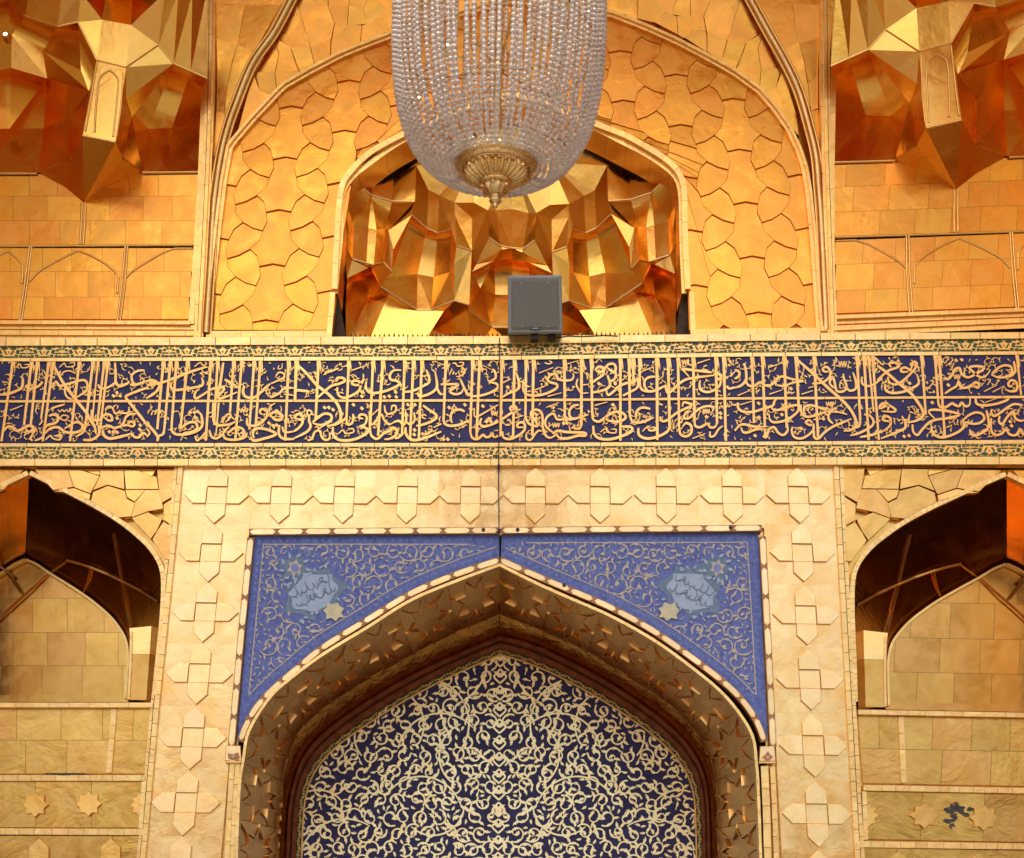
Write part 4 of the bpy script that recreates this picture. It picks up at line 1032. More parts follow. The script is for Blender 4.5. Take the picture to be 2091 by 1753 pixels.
# lettering: strokes v (stem with a nib), c (curve), l (straight), d (diamond dots), q (small squiggle)
LETTERS = {
(0, 700): '''v 190,285 25,1410 44|v 455,280 345,1180 44|v 540,300 440,1180 44|v 700,290 590,1080 40|v 765,300 612,1410 42|v 1135,290 1000,1410 42|v 1330,290 1215,1230 44|v 1400,280 1320,1080 30|v 1490,300 1385,1180 40|v 1545,300 1430,1220 40
c 42 1640,290 1650,460 1650,560 1700,625 1790,600 1850,560|c 42 0,745 100,740 220,700 310,650 330,560 320,490|c 40 610,560 560,620 460,660 400,655 370,610|l 46 770,330 900,570 1070,800 1230,1000 1290,1110 1350,1200 1372,1300|c 38 740,650 800,560 850,620 950,600 1090,560 1200,540 1250,600 1230,690 1150,750 1070,800
c 22 870,470 920,420 1000,410 1090,450|c 32 930,620 930,720 970,790 1040,810|c 20 850,360 920,300 950,350 1050,340 1060,290 990,300|c 20 230,360 290,310 310,360 390,360 410,320 350,320|c 36 1400,600 1430,655 1520,650 1600,610 1650,570|c 40 1860,590 1890,610 1960,600 2091,550|c 36 2060,400 1960,410 1880,470 1890,560 1920,600|c 40 2110,645 1950,700 1810,760 1790,790|l 46 1790,790 1900,925 2100,1180
c 44 60,1260 120,1200 200,1220 250,1260 330,1230 400,1190 470,1200 460,1260 400,1270 370,1220|c 24 590,1080 600,1130 560,1180|c 40 700,1050 780,1030 840,1080 790,1150 680,1180 640,1240|c 42 640,1300 720,1230 830,1210 920,1270 1020,1290 1150,1260 1180,1190 1120,1140 1050,1150 920,1230|c 34 1215,1230 1180,1290 1100,1330|c 32 470,1400 440,1370 480,1290 530,1230|c 32 500,1400 600,1360 640,1300|c 30 730,950 800,920 930,885|q 830,960 1010,990|c 20 940,1120 870,1090 900,1040 980,1060 930,1110|c 26 650,1390 720,1330 760,1370 850,1390 870,1340 800,1330|c 42 1190,1390 1300,1390 1390,1340 1420,1270 1400,1180|c 38 1310,960 1310,1060 1350,1110 1430,1100 1500,1030 1580,1040 1600,1110 1540,1110 1480,1060|c 30 1500,970 1540,920 1600,930 1640,1010 1700,1000 1750,1010 1830,1000 1840,920
c 38 1440,1210 1560,1190 1620,1220 1680,1210 1750,1170 1800,1060 1870,1020 1940,1020|c 36 1750,1190 1820,1180 1890,1200 1920,1160 1870,1130 1820,1170|c 46 1470,1250 1480,1320 1560,1370 1700,1350 1880,1300|c 38 1880,1300 1920,1350 1990,1350 2040,1290 2100,1330|l 26 150,970 330,900|d 1620,765 1670,720 1715,765 1560,1275 1620,1275 1672,1282 1670,1080 2000,1180 1990,1240''',
(300, 700): '''v 240,290 150,1240 44|v 340,290 250,1240 42|v 425,290 355,1180 42|v 585,290 480,1230 44|v 915,290 840,1400 44|v 1010,280 960,1180 40|v 1240,290 1185,1000 42|v 1355,290 1260,1390 42|v 1530,280 1460,1240 42|v 1620,290 1550,1200 42|v 2020,290 1970,1400 44|c 42 1090,290 1060,500 1040,620 1010,700 1020,800|l 42 1025,860 985,1330
c 40 850,350 600,430 400,510 230,570 0,620|c 42 0,560 60,540 130,560 180,620 140,700 60,760 -10,800|c 30 20,620 80,570 140,580|c 40 350,570 350,650 420,680 520,670 650,650 780,620 800,560 780,500|c 36 870,700 780,760 700,800 680,750 720,670|c 40 870,690 950,660 1060,640 1100,660 1080,700 1020,760 1030,800 1120,780 1290,710|l 40 1110,530 1200,580 1300,650|c 42 1390,620 1370,700 1400,770 1480,790 1560,770 1700,640 1760,590|c 28 1770,590 1880,540 1950,500 1950,450 1880,430 1830,500|c 36 1760,790 1880,730 1960,660 2100,650|l 26 1950,740 2100,760|c 20 680,350 760,290 800,330 850,310 830,280|c 16 1880,330 1870,380 1920,370 1930,300
l 46 0,1150 150,1330 150,1410|c 40 150,1340 230,1310 250,1240|c 42 355,1180 360,1260 420,1310 560,1310 720,1260 790,1180 780,1050 750,1000|c 38 480,1240 540,1180 620,1140 700,1150 720,1220 650,1270 520,1290|c 30 0,1350 40,1300 20,1250 0,1240|c 30 690,1330 720,1400 800,1330 830,1280|c 36 890,1250 920,1340 980,1370 1060,1330 1120,1250 1180,1200|c 40 945,860 950,1100 1000,1180 1080,1180 1180,1170 1260,1130|c 30 1080,1150 1120,1050 1190,1020 1180,1080 1120,1140|l 36 1180,1040 1260,1110|c 38 1090,1310 1120,1370 1240,1390 1380,1360 1430,1290|c 38 1150,1300 1250,1220 1340,1220 1390,1280 1350,1350|c 38 1430,1080 1430,1170 1500,1190 1600,1170 1700,1070 1710,990 1640,950 1610,1000 1650,1030|c 46 1750,1030 1840,990 1920,1040 1910,1100 1830,1100 1760,1040|c 22 1750,1000 1750,920 1830,870|c 42 1480,1350 1520,1400 1640,1380 1840,1310 1700,1240 1560,1230 1510,1300 1530,1370|c 42 1890,1180 1880,1300 1940,1370 2100,1380|c 30 1930,1200 1960,1280 2100,1270|q 1320,940 1440,1000|d 620,1000 680,1000 730,990 690,1070 1740,1150 1800,1190 1850,1180''',
(600, 700): '''v 40,285 18,820 50|l 46 50,320 180,440 330,610 470,720 600,850 660,970 670,1080 640,1130 550,1180|v 355,290 312,1090 44|v 785,280 750,1100 42|v 1130,280 1090,1180 42|v 1270,280 1200,1330 46|v 1580,280 1540,1330 42|v 1705,280 1655,1370 44|v 1825,280 1780,1370 42|l 40 20,680 120,690 220,700|l 26 440,440 540,410 640,370|c 40 340,790 440,700 540,620 650,590 730,550 700,510 620,510 600,560|c 38 620,640 630,740 700,790 800,770 920,700 950,620 930,560 850,550 830,590 880,610 950,600 990,540 990,450|l 26 830,400 1030,330|c 40 1030,560 1030,660 1100,720 1250,710 1420,650 1510,590 1460,550 1380,530 1370,460 1430,400 1530,400|c 38 1570,710 1700,690 1850,620 1930,560 1910,450 1880,390|c 40 1760,720 1800,770 1920,740 2010,680 2040,600 2010,420|c 36 2030,620 2060,700 2100,750|d 970,710 970,770 1450,710 1290,780 1360,770 1460,780
c 40 40,1090 20,1060 70,1020 130,1060 100,1100 40,1090|c 40 130,1080 120,1160 60,1230 0,1270|c 28 220,1050 190,1010 210,965 260,1000 220,1050|c 40 220,1050 220,1120 240,1200 180,1280 0,1370|c 40 270,1140 340,1080 430,1020 520,1030 540,1090 480,1150 380,1180 270,1150|c 36 480,1190 600,1170 720,1100 750,1060|c 42 560,1210 560,1310 620,1380 750,1400 900,1370 1030,1300 1060,1250 1000,1210 930,1200|c 36 930,1200 1010,1170 1040,1090 1020,1040 950,1030 930,1070 990,1090|c 36 200,1400 260,1370 300,1280 370,1260 400,1350 450,1390 510,1370 510,1290|c 22 640,1300 700,1250 740,1300 850,1280 840,1230 780,1240|c 36 750,1100 770,1170 830,1150 850,1070 840,1020|c 40 1080,1000 1090,1280 1140,1360 1200,1370 1290,1290 1370,1260 1390,1220 1450,1230 1470,1290 1420,1350 1340,1380 1290,1380|c 36 1440,1370 1500,1350 1540,1310|c 32 1100,1180 1170,1130 1200,1060 1250,1030 1290,1110 1350,1170 1430,1140|l 30 1100,1050 1220,940|c 30 1290,900 1310,1000 1370,1020 1450,980 1450,910 1400,910 1390,970|c 36 1420,1140 1500,1120 1560,1180 1600,1100 1590,970|c 32 1600,1130 1660,1170 1720,1110 1710,1000|c 42 1590,1210 1600,1310 1680,1390 1850,1370 2100,1270|c 40 1840,900 1920,960 2030,1040 1990,1110 1850,1170 1740,1190|c 20 1880,1090 1830,1070 1850,1030 1890,1050|c 22 1820,1290 1900,1310 1970,1250 1920,1240|l 32 2100,1160 1990,1215|d 1625,890 1725,890 1720,1250 1715,1315 970,940 850,890 440,930 500,930 560,960''',
(900, 700): '''v 75,270 40,1120 42|v 455,270 420,1280 42|v 555,265 510,1360 44|v 870,255 850,1330 46|v 1050,255 1030,1380 44|v 1215,250 1205,1080 42|v 1320,250 1305,1330 46|v 1760,240 1765,1050 44|v 2005,240 2000,1180 48|c 22 170,300 210,300 240,340 310,330 320,290 260,290|c 20 300,380 340,390 340,440 280,480 220,490|c 36 0,600 120,598 250,600 180,660 130,700 200,740 290,720 320,660|c 36 280,530 340,660 390,740 480,770|l 34 0,740 60,735|c 38 430,770 560,760 700,720 810,650 790,590 690,570|c 36 690,560 780,510 770,420 740,390|l 15 600,330 740,400|c 36 880,780 960,730 1080,680 1120,630 1100,520 1075,430|l 28 900,570 1000,520|c 38 1180,560 1170,660 1220,740 1350,760 1500,730 1640,660 1650,600 1560,570 1520,530 1560,470 1630,450 1660,510 1720,540 1850,540 1890,490 1880,440|l 24 1400,440 1600,360|l 26 1340,680 1500,620|l 24 1520,770 1720,720|c 20 1480,290 1530,310 1580,290 1540,260|c 28 1950,520 1930,600 1970,690 2010,740|l 20 1800,310 1960,260|l 30 2010,610 2100,600|l 30 2000,730 2100,720|d 955,640
c 40 40,1120 70,1170 150,1190 280,1170 400,1110|c 38 340,990 280,960 180,980 140,1060 160,1150|c 38 420,1280 450,1360 520,1380 600,1320 640,1350 700,1340 730,1290 760,1350 850,1330|l 38 540,1050 820,890|c 22 480,960 480,1050 540,1080|c 38 580,1080 560,1150 600,1200 700,1180 830,1120 1000,1010 1080,960 1050,910 990,930 1010,980 1060,970|q 720,980 810,1040|c 38 880,1270 890,1350 980,1380 1100,1330 1190,1250 1190,1160 1130,1140 1090,1170 1100,1210 1180,1210|l 26 1060,1080 1180,1040|c 38 1205,1050 1230,1130 1290,1180 1390,1200|c 38 1390,1180 1330,1100 1290,1050 1290,990 1360,960 1430,1000 1450,1090 1450,1200 1490,1320 1560,1360 1650,1310|c 32 1220,1300 1220,1370 1280,1390 1340,1310 1390,1260 1440,1270|c 36 1600,1290 1500,1200 1490,1110 1540,1040 1610,1020 1650,1090 1720,1100 1770,1050|c 38 1960,890 1880,910 1830,980 1840,1060 1900,1090 2000,1060 2100,1030|c 36 1770,1060 1830,1100 1900,1090|c 36 2000,1180 1970,1230 1900,1220 1900,1170|c 42 1600,1310 1660,1260 1800,1280 2040,1290 2050,1330 1950,1330 1800,1370 1690,1360 1640,1300|q 1590,1150 1690,1210|l 22 1500,930 1680,860|d 690,1090 650,1130 710,1125 600,910 1360,1030 1350,1090 1750,1150 1800,1150 1780,1105 40,1380 100,1380 120,930 345,890''',
(1200, 690): '''v 50,310 65,1100 42|v 465,310 465,1470 44|v 590,310 600,1130 44|v 650,310 650,640 40|v 740,310 740,680 42|v 985,300 990,1460 48|v 1145,300 1165,1290 48|v 1285,300 1300,1280 42|v 1500,300 1520,1190 44|v 1825,300 1840,1230 46|v 1935,300 1965,1470 46|c 38 110,470 150,420 210,430 220,480 150,490 120,470|c 38 220,480 290,390 370,380 400,440 370,490 310,460 280,430|c 38 40,660 140,590 220,530 230,460|c 36 280,540 320,620 390,580 400,470|c 40 310,610 310,700 200,760 40,790|c 40 270,790 300,820 380,760 440,700 560,650 660,640 690,600|c 28 270,790 270,730 320,680|c 40 740,680 780,750 900,770 1000,740 1120,680|c 38 960,560 870,570 810,620 810,700 850,750|l 28 780,480 940,420|c 36 500,830 620,770 700,720 720,640 700,560|c 40 1110,680 1120,760 1150,790 1220,740 1300,660 1400,600 1500,580 1640,560 1800,540|l 40 1340,450 1600,480 1770,500|l 38 1350,460 1440,560|c 46 1800,520 1880,530 1890,590 1820,590|c 38 1890,600 1880,680 1800,750 1700,780 1610,750 1590,680 1600,610|l 28 1560,370 1740,310|q 1340,320 1440,390|c 36 1980,690 2010,730 2100,710|l 30 2030,560 2100,480|d 390,660 160,660
c 40 65,1090 80,1170 160,1200 250,1140 300,1100 400,1060 500,1080 540,1140 480,1190 380,1200 280,1180 250,1140|l 26 100,970 280,920|c 38 605,1130 640,1200 760,1210 940,1140|c 38 890,1020 780,1000 700,1050 680,1150|c 42 80,1260 90,1370 170,1440 330,1450 500,1400 620,1340 620,1280 520,1270 470,1270|c 22 180,1350 250,1300 290,1350 390,1360 400,1310 330,1310|c 42 720,1290 730,1390 830,1440 980,1420 1120,1350 1170,1280|c 22 780,1340 840,1280 880,1330 960,1320 950,1280 890,1290|c 38 1030,1130 1050,1190 1130,1180 1260,1080 1400,1010 1470,980 1440,940 1360,930 1350,990|c 40 1300,1280 1320,1380 1400,1410 1470,1360 1470,1260 1400,1220 1350,1270|c 36 1440,1050 1380,1100 1370,1150 1440,1150 1520,1070 1620,1000 1720,980 1790,1000 1770,1060|q 1640,1020 1730,1085|c 38 1520,1190 1530,1260 1600,1280 1700,1230 1740,1280 1800,1280 1840,1230|l 26 1490,1440 1670,1370|c 32 1740,1340 1740,1410 1800,1400 1860,1310 1920,1260|d 360,960 1890,1080 1890,1140 1690,1130''',
(1500, 690): '''v 245,290 275,1220 44|v 395,290 435,1440 44|v 705,290 740,1290 46|v 870,290 915,1050 46|v 1130,290 1185,1420 46|v 1740,280 1785,1180 44|v 1840,280 1905,1460 44|v 1900,280 1975,1060 34|v 1960,280 2050,1460 40|c 40 0,590 60,550 60,490 0,460|c 40 130,370 160,480 160,600 100,680 0,720|c 40 160,600 190,680 280,690 360,640 430,680 510,680 590,610 620,570 700,560 800,590 980,620|c 30 600,680 700,690 850,640 980,630|l 46 890,320 1050,460 1200,600 1350,740 1500,870 1640,1020 1720,1170 1720,1260 1650,1320 1550,1330|c 38 1100,660 1250,640 1350,560 1350,460 1290,420 1250,460 1290,490 1350,480|l 26 1050,720 1150,690|l 28 480,430 660,370|l 26 490,810 670,750|l 26 950,810 1110,760|l 26 40,830 210,760|c 38 1410,720 1350,650 1390,560 1420,640 1450,760 1540,770 1590,710 1560,600 1540,520|c 38 1590,720 1640,760 1720,730 1720,620 1680,500|q 1480,340 1590,425|c 20 1430,280 1450,330 1400,390|c 36 1810,560 1810,650 1870,690 1960,680 2100,580|l 50 1990,290 2100,390
c 40 40,930 50,1010 130,1060 260,1060 400,1020 540,970 560,920 600,870|l 26 80,960 240,910|c 38 520,970 550,1030 640,1030 780,980 900,970 900,1050 800,1140 700,1190 560,1210 500,1170 490,1100|c 38 940,960 950,1070 1020,1130 1150,1110 1330,1040 1260,1020 1100,970 1010,980 980,1040 1010,1100|c 40 0,1330 100,1240 280,1270 500,1290 300,1310 200,1350 120,1350 90,1280|c 38 400,1400 440,1420 490,1310 560,1280 620,1360 690,1390 750,1330 750,1240|c 38 1110,1230 1060,1180 1010,1210 1070,1250 1110,1230 1120,1310 1060,1380 950,1440 850,1420 810,1340 820,1270|c 40 1130,1330 1130,1420 1190,1440 1280,1350 1400,1270 1540,1210 1660,1160|c 38 1440,1000 1340,1080 1340,1170 1400,1230|c 26 1400,1060 1500,1070 1600,1100|c 36 1785,1180 1770,1260 1720,1290|c 38 1910,1100 1970,1180 1960,1250 1880,1310 1750,1370 1640,1400|c 36 1780,1420 1950,1390 2100,1330|q 1300,920 1400,980|d 800,730 670,1100 940,1300 1260,1160 340,940 345,1140 290,1400''',
(1791, 690): '''v 630,270 690,1100 42|v 880,270 960,1400 44|v 1985,250 2045,820 38|v 820,270 865,900 42|c 40 862,880 870,940 900,990 980,990 1060,940 1100,960 1160,980 1200,930 1250,980 1310,960 1320,870|l 46 0,400 130,500 300,650 480,800 580,930 650,1050 640,1130 540,1190 420,1210|c 38 0,610 150,480 280,430 310,390 240,360 170,380 200,430|c 38 150,560 170,640 260,670 360,620 470,520 540,440 560,370 520,350 490,410 480,480|c 38 480,480 400,430 340,450 350,490 440,490|c 40 110,660 120,750 200,790 350,780 500,720 590,650 560,520|c 38 150,1040 150,970 40,1010 50,960 110,940 250,1020 230,1060 60,1050|c 38 190,1200 90,1180 80,1150 120,1120 180,1150 190,1200 170,1270 40,1360|c 30 350,1120 380,1170 440,1170 460,1090|c 40 390,1170 400,1280 300,1340 50,1440|c 40 500,1240 510,1340 570,1390 640,1310 740,1210 850,1170 1000,1150 1170,1100 1000,1050 800,1030 730,1060 820,1160|c 40 770,1260 790,1360 880,1420 1000,1410 1160,1340 1230,1260 1210,1160|c 38 1220,1180 1300,1110 1400,1070 1490,1090 1520,1160 1450,1220 1340,1230 1240,1200
c 38 950,570 1000,600 1060,540 1100,460 1170,440 1200,520 1280,570 1370,540 1520,440 1420,410 1310,430 1370,500 1450,560 1530,560 1600,480|c 38 1630,520 1700,450 1800,400 1900,420 1910,500 1840,560 1720,570 1620,530|c 36 1940,340 1960,480 1900,560|c 36 960,800 1050,740 1130,690 1150,620|c 38 1160,620 1180,700 1250,720 1340,680 1400,640 1450,680 1420,720 1360,680|c 38 1920,700 1870,690 1870,640 1920,610 1980,650 1980,750 1900,770 1840,750|l 26 1520,770 1700,680|l 26 1640,780 1790,700|c 18 1560,600 1610,610 1560,680|c 20 770,620 800,640 700,750|c 40 1400,860 1410,940 1500,970 1680,950 1830,900 1880,860|l 22 1530,930 1720,860|c 38 2070,970 1950,950 1850,1000 1740,1080 1660,1120 1620,1070 1630,1020|c 38 1740,1120 1730,1200 1780,1230 1850,1130 1930,1060 1960,1150 2040,1190 2100,1170|c 40 1550,1040 1580,1180 1580,1280 1500,1350 1400,1400 1330,1370 1320,1310|c 38 1620,1150 1620,1320 1680,1390 1770,1370 1830,1310 1880,1380 1970,1390 2030,1310 2060,1370 2100,1370|q 1090,530 1180,595|c 18 960,280 1010,300 950,380|c 18 1050,290 1070,330 970,410|d 460,655 1120,330 1200,320 1890,1200 1910,1260 380,1410 450,1400 1010,680 780,930''',
}
KS = 300 / 2091; OCC = set()
for (ox, oy), txt in LETTERS.items():
    rb = Rib(YB - .004, .008)
    for st in txt.replace('\n', '|').split('|'):
        t = st.split()
        if not t: continue
        pts = lambda q: [(ox + float(a) * KS, oy + float(b) * KS) for a, b in (s.split(',') for s in q)]
        if t[0] == 'v':
            (x0, y0), (x1, y1) = pts(t[1:3]); w = float(t[3]) * KS * .9
            y0 = by('f0', x0) + .3
            for e in range(5):
                pass
            L = y1 - y0; ex = (x1 - x0) / L
            rb.poly([(x0 - w * .72, y0), (x0 + w * .72, y0 + .5), (x0 + ex * L * .10 + w * .62, y0 + 10), (x0 + ex * 22 + w * .45, y0 + 22), (x1 + w * .42, y1), (x1 - w * .42, y1), (x0 + ex * 16 - w * .5, y0 + 16)])
            rb.poly([(x0 + w * .35, y0 + .5), (x0 + w * .72, y0 + .5), (x0 + w * 1.05 + ex * 10, y0 + 16), (x0 + w * 1.0 + ex * 24, y0 + 27), (x0 + w * .45, y0 + 13)])
        elif t[0] in 'cl':
            w = float(t[1]) * KS * .88; p = pts(t[2:])
            rb.line(p, w, (.75, .5), smooth=(t[0] == 'c') or len(p) > 2, n=5)
        elif t[0] == 'd':
            for x, y in pts(t[1:]):
                r = 4.3; rb.poly([(x - r, y - .6), (x - .4, y - r), (x + r, y + .6), (x + .4, y + r)])
        elif t[0] == 'q':
            (x0, y0), (x1, y1) = pts(t[1:3]); n = 7
            rb.line([(x0 + (x1 - x0) * i / (n - 1), y0 if i % 2 == 0 else y1) for i in range(n)], 2.2, n=4)
    OCC |= rb.occ
    rb.build('lettering', M_LET, T_BAND, None)
# thin vines with buds winding behind the letters
for row, (ka, kb) in enumerate((('f0', 'm0'), ('m1', 'f1'))):
    rb = Rib(YB - .003, .006); rb.occ = set(OCC)
    for i in range(300):
        x = -10 + i * 7.1 + random.uniform(-4, 4); v = random.uniform(.08, .92)
        y = by(ka, x) + v * (by(kb, x) - by(ka, x))
        okb = lambda p: by(ka, p[0]) + 2 < p[1] < by(kb, p[0]) - 2
        spiral(rb, x, y, random.uniform(7, 13), random.uniform(0, 6.28), random.uniform(.45, .8), 1.3, random.choice((1, -1)), True, 2.5, okb)
    fill(rb, lambda p: by(ka, p[0]) + 3 < p[1] < by(kb, p[0]) - 3, 0, 2091, 735, 905, 6, 2.5, 2)
    rb.build('vine', M_LET, T_BAND)
# ---------------------------------------------------------------- upper arched wall with interlocking petal tiles
random.seed(17)
YU = .06
HEXB = [(429, 676), (433, 640), (437, 593), (449, 482), (462, 373), (475, 300), (519, 248), (583, 180), (639, 148), (700, 116), (760, 92), (830, 66), (900, 43), (1045, 5),
        (1150, 18), (1247, 34), (1319, 62), (1381, 90), (1438, 120), (1495, 152), (1546, 189), (1578, 226), (1605, 265), (1625, 307), (1637, 344), (1645, 390), (1654, 480), (1662, 600), (1668, 676)]
NOUT = [(668, 690), (676, 640), (680, 590), (685, 481), (694, 383), (716, 345), (747, 314), (778, 294), (824, 270), (900, 235), (1045, 190), (1150, 222), (1218, 250), (1277, 273), (1328, 301), (1367, 327), (1390, 353), (1400, 389), (1402, 481), (1408, 590), (1410, 640), (1413, 690)]
NIN = [(690, 690), (690, 600), (695, 540), (701, 481), (703, 404), (721, 368), (755, 340), (793, 312), (832, 288), (910, 250), (1045, 208), (1145, 240), (1215, 268), (1266, 294), (1315, 319), (1354, 345), (1377, 368), (1385, 404), (1387, 481), (1389, 540), (1392, 600), (1400, 690)]
T_UP = thing('petal_tile_wall', W(1045, 690, YU), 'arched upper wall of interlocking gold petal tiles around the honeycomb niche', 'wall panel')
plate('backing_sheet', HEXB[:1] + [(560, 300), (560, 676)], YU + .03, YU + .05, M_TARN, T_UP)
def lat(u, v):
    y = 322 + 106 * (1.03 ** v - 1) / .0296 - 16 * u / 8
    return (1047 + (u - 4) * 116 * (1 + .000255 * (y - 322)), y)
ALPHA = [(-.41, -.275), (-.275, -.145), (-.215, .045), (-.18, .22), (-.235, .395), (-.42, .335), (-.59, .225), (-.74, .05), (-.765, -.105), (-.58, -.165)]
TRUNK = [(-.215, .045), (0, 0), (.215, .045), (.18, .22), (.235, .395), (.26, .55), (.41, .725), (.275, .855), (.215, 1.045), (0, 1.0), (-.215, 1.045), (-.275, .855), (-.41, .725), (-.26, .55), (-.235, .395), (-.18, .22)]
HOLE = NOUT
for j in range(-2, 11):
    for k in range(-4, 5):
        for nm, shp in (('trunk_tile', TRUNK), ('petal_tile', ALPHA), ('petal_tile', [(-u, v) for u, v in ALPHA])):
            p = [lat(j + u, k + v + (.5 if j % 2 else 0)) for u, v in shp]
            p = clip_convex(p, HEXB)
            if len(p) < 3 or abs(area2(p)) < 60: continue
            frs = subtract_convex(p, HOLE) if any(inside(q, HOLE) for q in densify(p, 3)) else [p]
            if not frs: continue
            fr = max(frs, key=lambda q: abs(area2(q)))
            allf = frs if len(frs) > 1 else [fr]
            dd = random.uniform(-.0015, .0015)
            for q in allf:
                plate(nm, q, YU + dd, YU + .05, M_GOLDU, T_UP, gap=.06, bevel=.45, tilt=.019, bd=.002)
# the backing behind the tiles
V = [W(x, y, YU + .045) for x, y in HEXB] ; n = len(HEXB)
V2 = [W(x, y, YU + .045) for x, y in resample(NOUT, sum(math.dist(a, b) for a, b in zip(NOUT, NOUT[1:])) / (n - 1))][:n]
m = min(len(V), len(V2))
mesh('backing_sheet', V[:m] + V2[:m], [[i, i + 1, m + i + 1, m + i] for i in range(m - 1)], M_TARN, T_UP)
strip('foot_piece', [(420, 682), (668, 681)], -6, 7, YU - .05, YU + .05, M_TRIMU, T_UP, seg=64, gap=.3)
strip('foot_piece', [(1413, 678), (1690, 675)], -6, 7, YU - .05, YU + .05, M_TRIMU, T_UP, seg=64, gap=.3)
hx = resample(HEXB, 14)
strip('arch_fillet', hx, -14, -8, YU - .07, YU + .08, M_TRIMU, T_UP, seg=70, gap=.3)
strip('arch_fillet', hx, -8, 1, YU - .045, YU + .08, M_TRIMU, T_UP, seg=82, gap=.3)
no = resample(catmull(NOUT[2:-2], 4), 14)
strip('niche_frame_piece', no, -3, 9, YU - .06, YU + .10, M_TRIMU, T_UP, seg=42, gap=.3)
ni = resample(catmull(NIN[1:-1], 4), 14)
strip('niche_frame_piece', ni, -11, 0, YU - .02, YU + .35, M_TRIMU, T_UP, seg=58, gap=.3)
strip('jamb_piece', [(668, 690), (676, 596)], -2, 9, YU - .055, YU + .08, M_TRIMU, T_UP, seg=44, gap=.3)
strip('jamb_piece', [(1409, 596), (1412, 690)], -9, 2, YU - .055, YU + .08, M_TRIMU, T_UP, seg=44, gap=.3)
plate('gap_board', [(679, 600), (690, 600), (706, 690), (673, 690)], YU + .10, YU + .2, M_TARP, T_UP)
plate('gap_board', [(1393, 592), (1402, 592), (1406, 688), (1380, 688)], YU + .10, YU + .2, M_TARP, T_UP)

# big roll mouldings, pilasters and the webs beside them
RLL = [(421, 682), (430, 540), (434, 460), (440, 391), (451, 319), (463, 268), (479, 220), (515, 132), (559, 68), (595, 0), (616, -40)]
RLR = [(1687, 676), (1681, 540), (1676, 440), (1672, 390), (1666, 320), (1651, 256), (1631, 188), (1603, 128), (1567, 64), (1531, -2), (1510, -40)]
for path, sd_ in ((RLL, 'left'), (RLR, 'right')):
    T = thing('roll_moulding', W(*path[0], 0), 'round brown gold arch rib rising beside the %s pilaster' % sd_, 'moulding', 'arch ribs over the petal wall')
    pp = resample(catmull(path, 6), 12)
    ln = lambda y: .02 - max(0, 200 - y) * .0005
    roll('torus', pp, .036, ln, M_TARN, T, n=12)
    roll('fillet', offset(pp, 9.5 if sd_ == 'left' else -9.5), .012, ln, M_TRIMU, T, n=6)
    roll('fillet', offset(pp, -9.5 if sd_ == 'left' else 9.5), .012, ln, M_TRIMU, T, n=6)
# left reference -> right, for the upper corners and webs
def affine(src, dst):
    A = np.array([[x, y, 1] for x, y in src], float); Xc = np.linalg.lstsq(A, np.array(dst, float), rcond=None)[0]
    return lambda x, y: tuple(np.array([x, y, 1]) @ Xc)
mpW = affine([(595, 0), (558.6, 70), (618, 43), (634, 96), (520, 149), (441, 0), (440, 391)], [(1531, -2), (1557, 58), (1498, 33), (1484, 81), (1593, 133), (1675, 0), (1672, 390)])
c5 = lambda *q: [(420 + x / 4.979, y / 4.979) for x, y in q]
WEB = [c5((690, 350), (910, 0), (985, 215), (860, 350)), c5((910, 0), (900, -120), (1240, -80), (1245, 75), (1100, 80), (985, 215)), c5((985, 215), (1100, 80), (1245, 75), (1310, 240), (1275, 400), (1065, 480), (1030, 380)),
       c5((690, 352), (860, 350), (985, 220), (1065, 480), (865, 490)), c5((1245, 75), (1455, 70), (1440, 260), (1280, 395), (1310, 240)), c5((1455, 70), (1600, 110), (1650, 240), (1440, 260)),
       c5((1465, -90), (1640, -60), (1640, 0), (1600, 110), (1455, 70)), c5((1640, 0), (1700, -40), (1810, 80), (1700, 230), (1645, 240), (1600, 110)), c5((1700, -40), (1930, -30), (1890, 70), (1810, 80)),
       c5((1810, 80), (1990, 60), (1990, 300), (1830, 330), (1695, 225)), c5((1440, 262), (1590, 265), (1570, 445), (1510, 475), (1410, 390), (1280, 400)), c5((1590, 265), (1695, 228), (1830, 330), (1570, 445)),
       c5((1280, 405), (1410, 392), (1510, 475), (1265, 605)), c5((1065, 480), (1275, 405), (1265, 605), (1120, 690)), c5((865, 490), (1065, 490), (1100, 655), (940, 690)), c5((690, 380), (865, 490), (935, 720), (705, 735), (745, 545)),
       c5((690, 385), (745, 545), (705, 735), (500, 740), (600, 560)), c5((500, 745), (705, 735), (720, 950), (690, 975), (555, 935)), c5((705, 735), (935, 720), (975, 775), (720, 945)), c5((940, 690), (1115, 655), (1120, 695), (975, 775)),
       c5((490, 760), (550, 935), (690, 985), (420, 1280), (300, 1400), (330, 1200)), c5((1250, -90), (1465, -90), (1455, 70), (1245, 75))]
FAN = [c5((110, 62), (400, 65), (325, 460), (112, 400)), c5((400, 65), (770, 50), (490, 540), (325, 460)), c5((112, 400), (325, 460), (265, 640), (220, 870), (118, 770)), c5((325, 460), (490, 540), (330, 860), (220, 870), (265, 650)),
       c5((118, 770), (220, 870), (185, 1150), (110, 1120)), c5((220, 870), (330, 860), (210, 1190), (185, 1150)), c5((108, -150), (860, -150), (800, 0), (770, 50), (400, 62), (108, 60)), c5((108, 1130), (185, 1150), (205, 1195), (150, 1480), (80, 1600))]
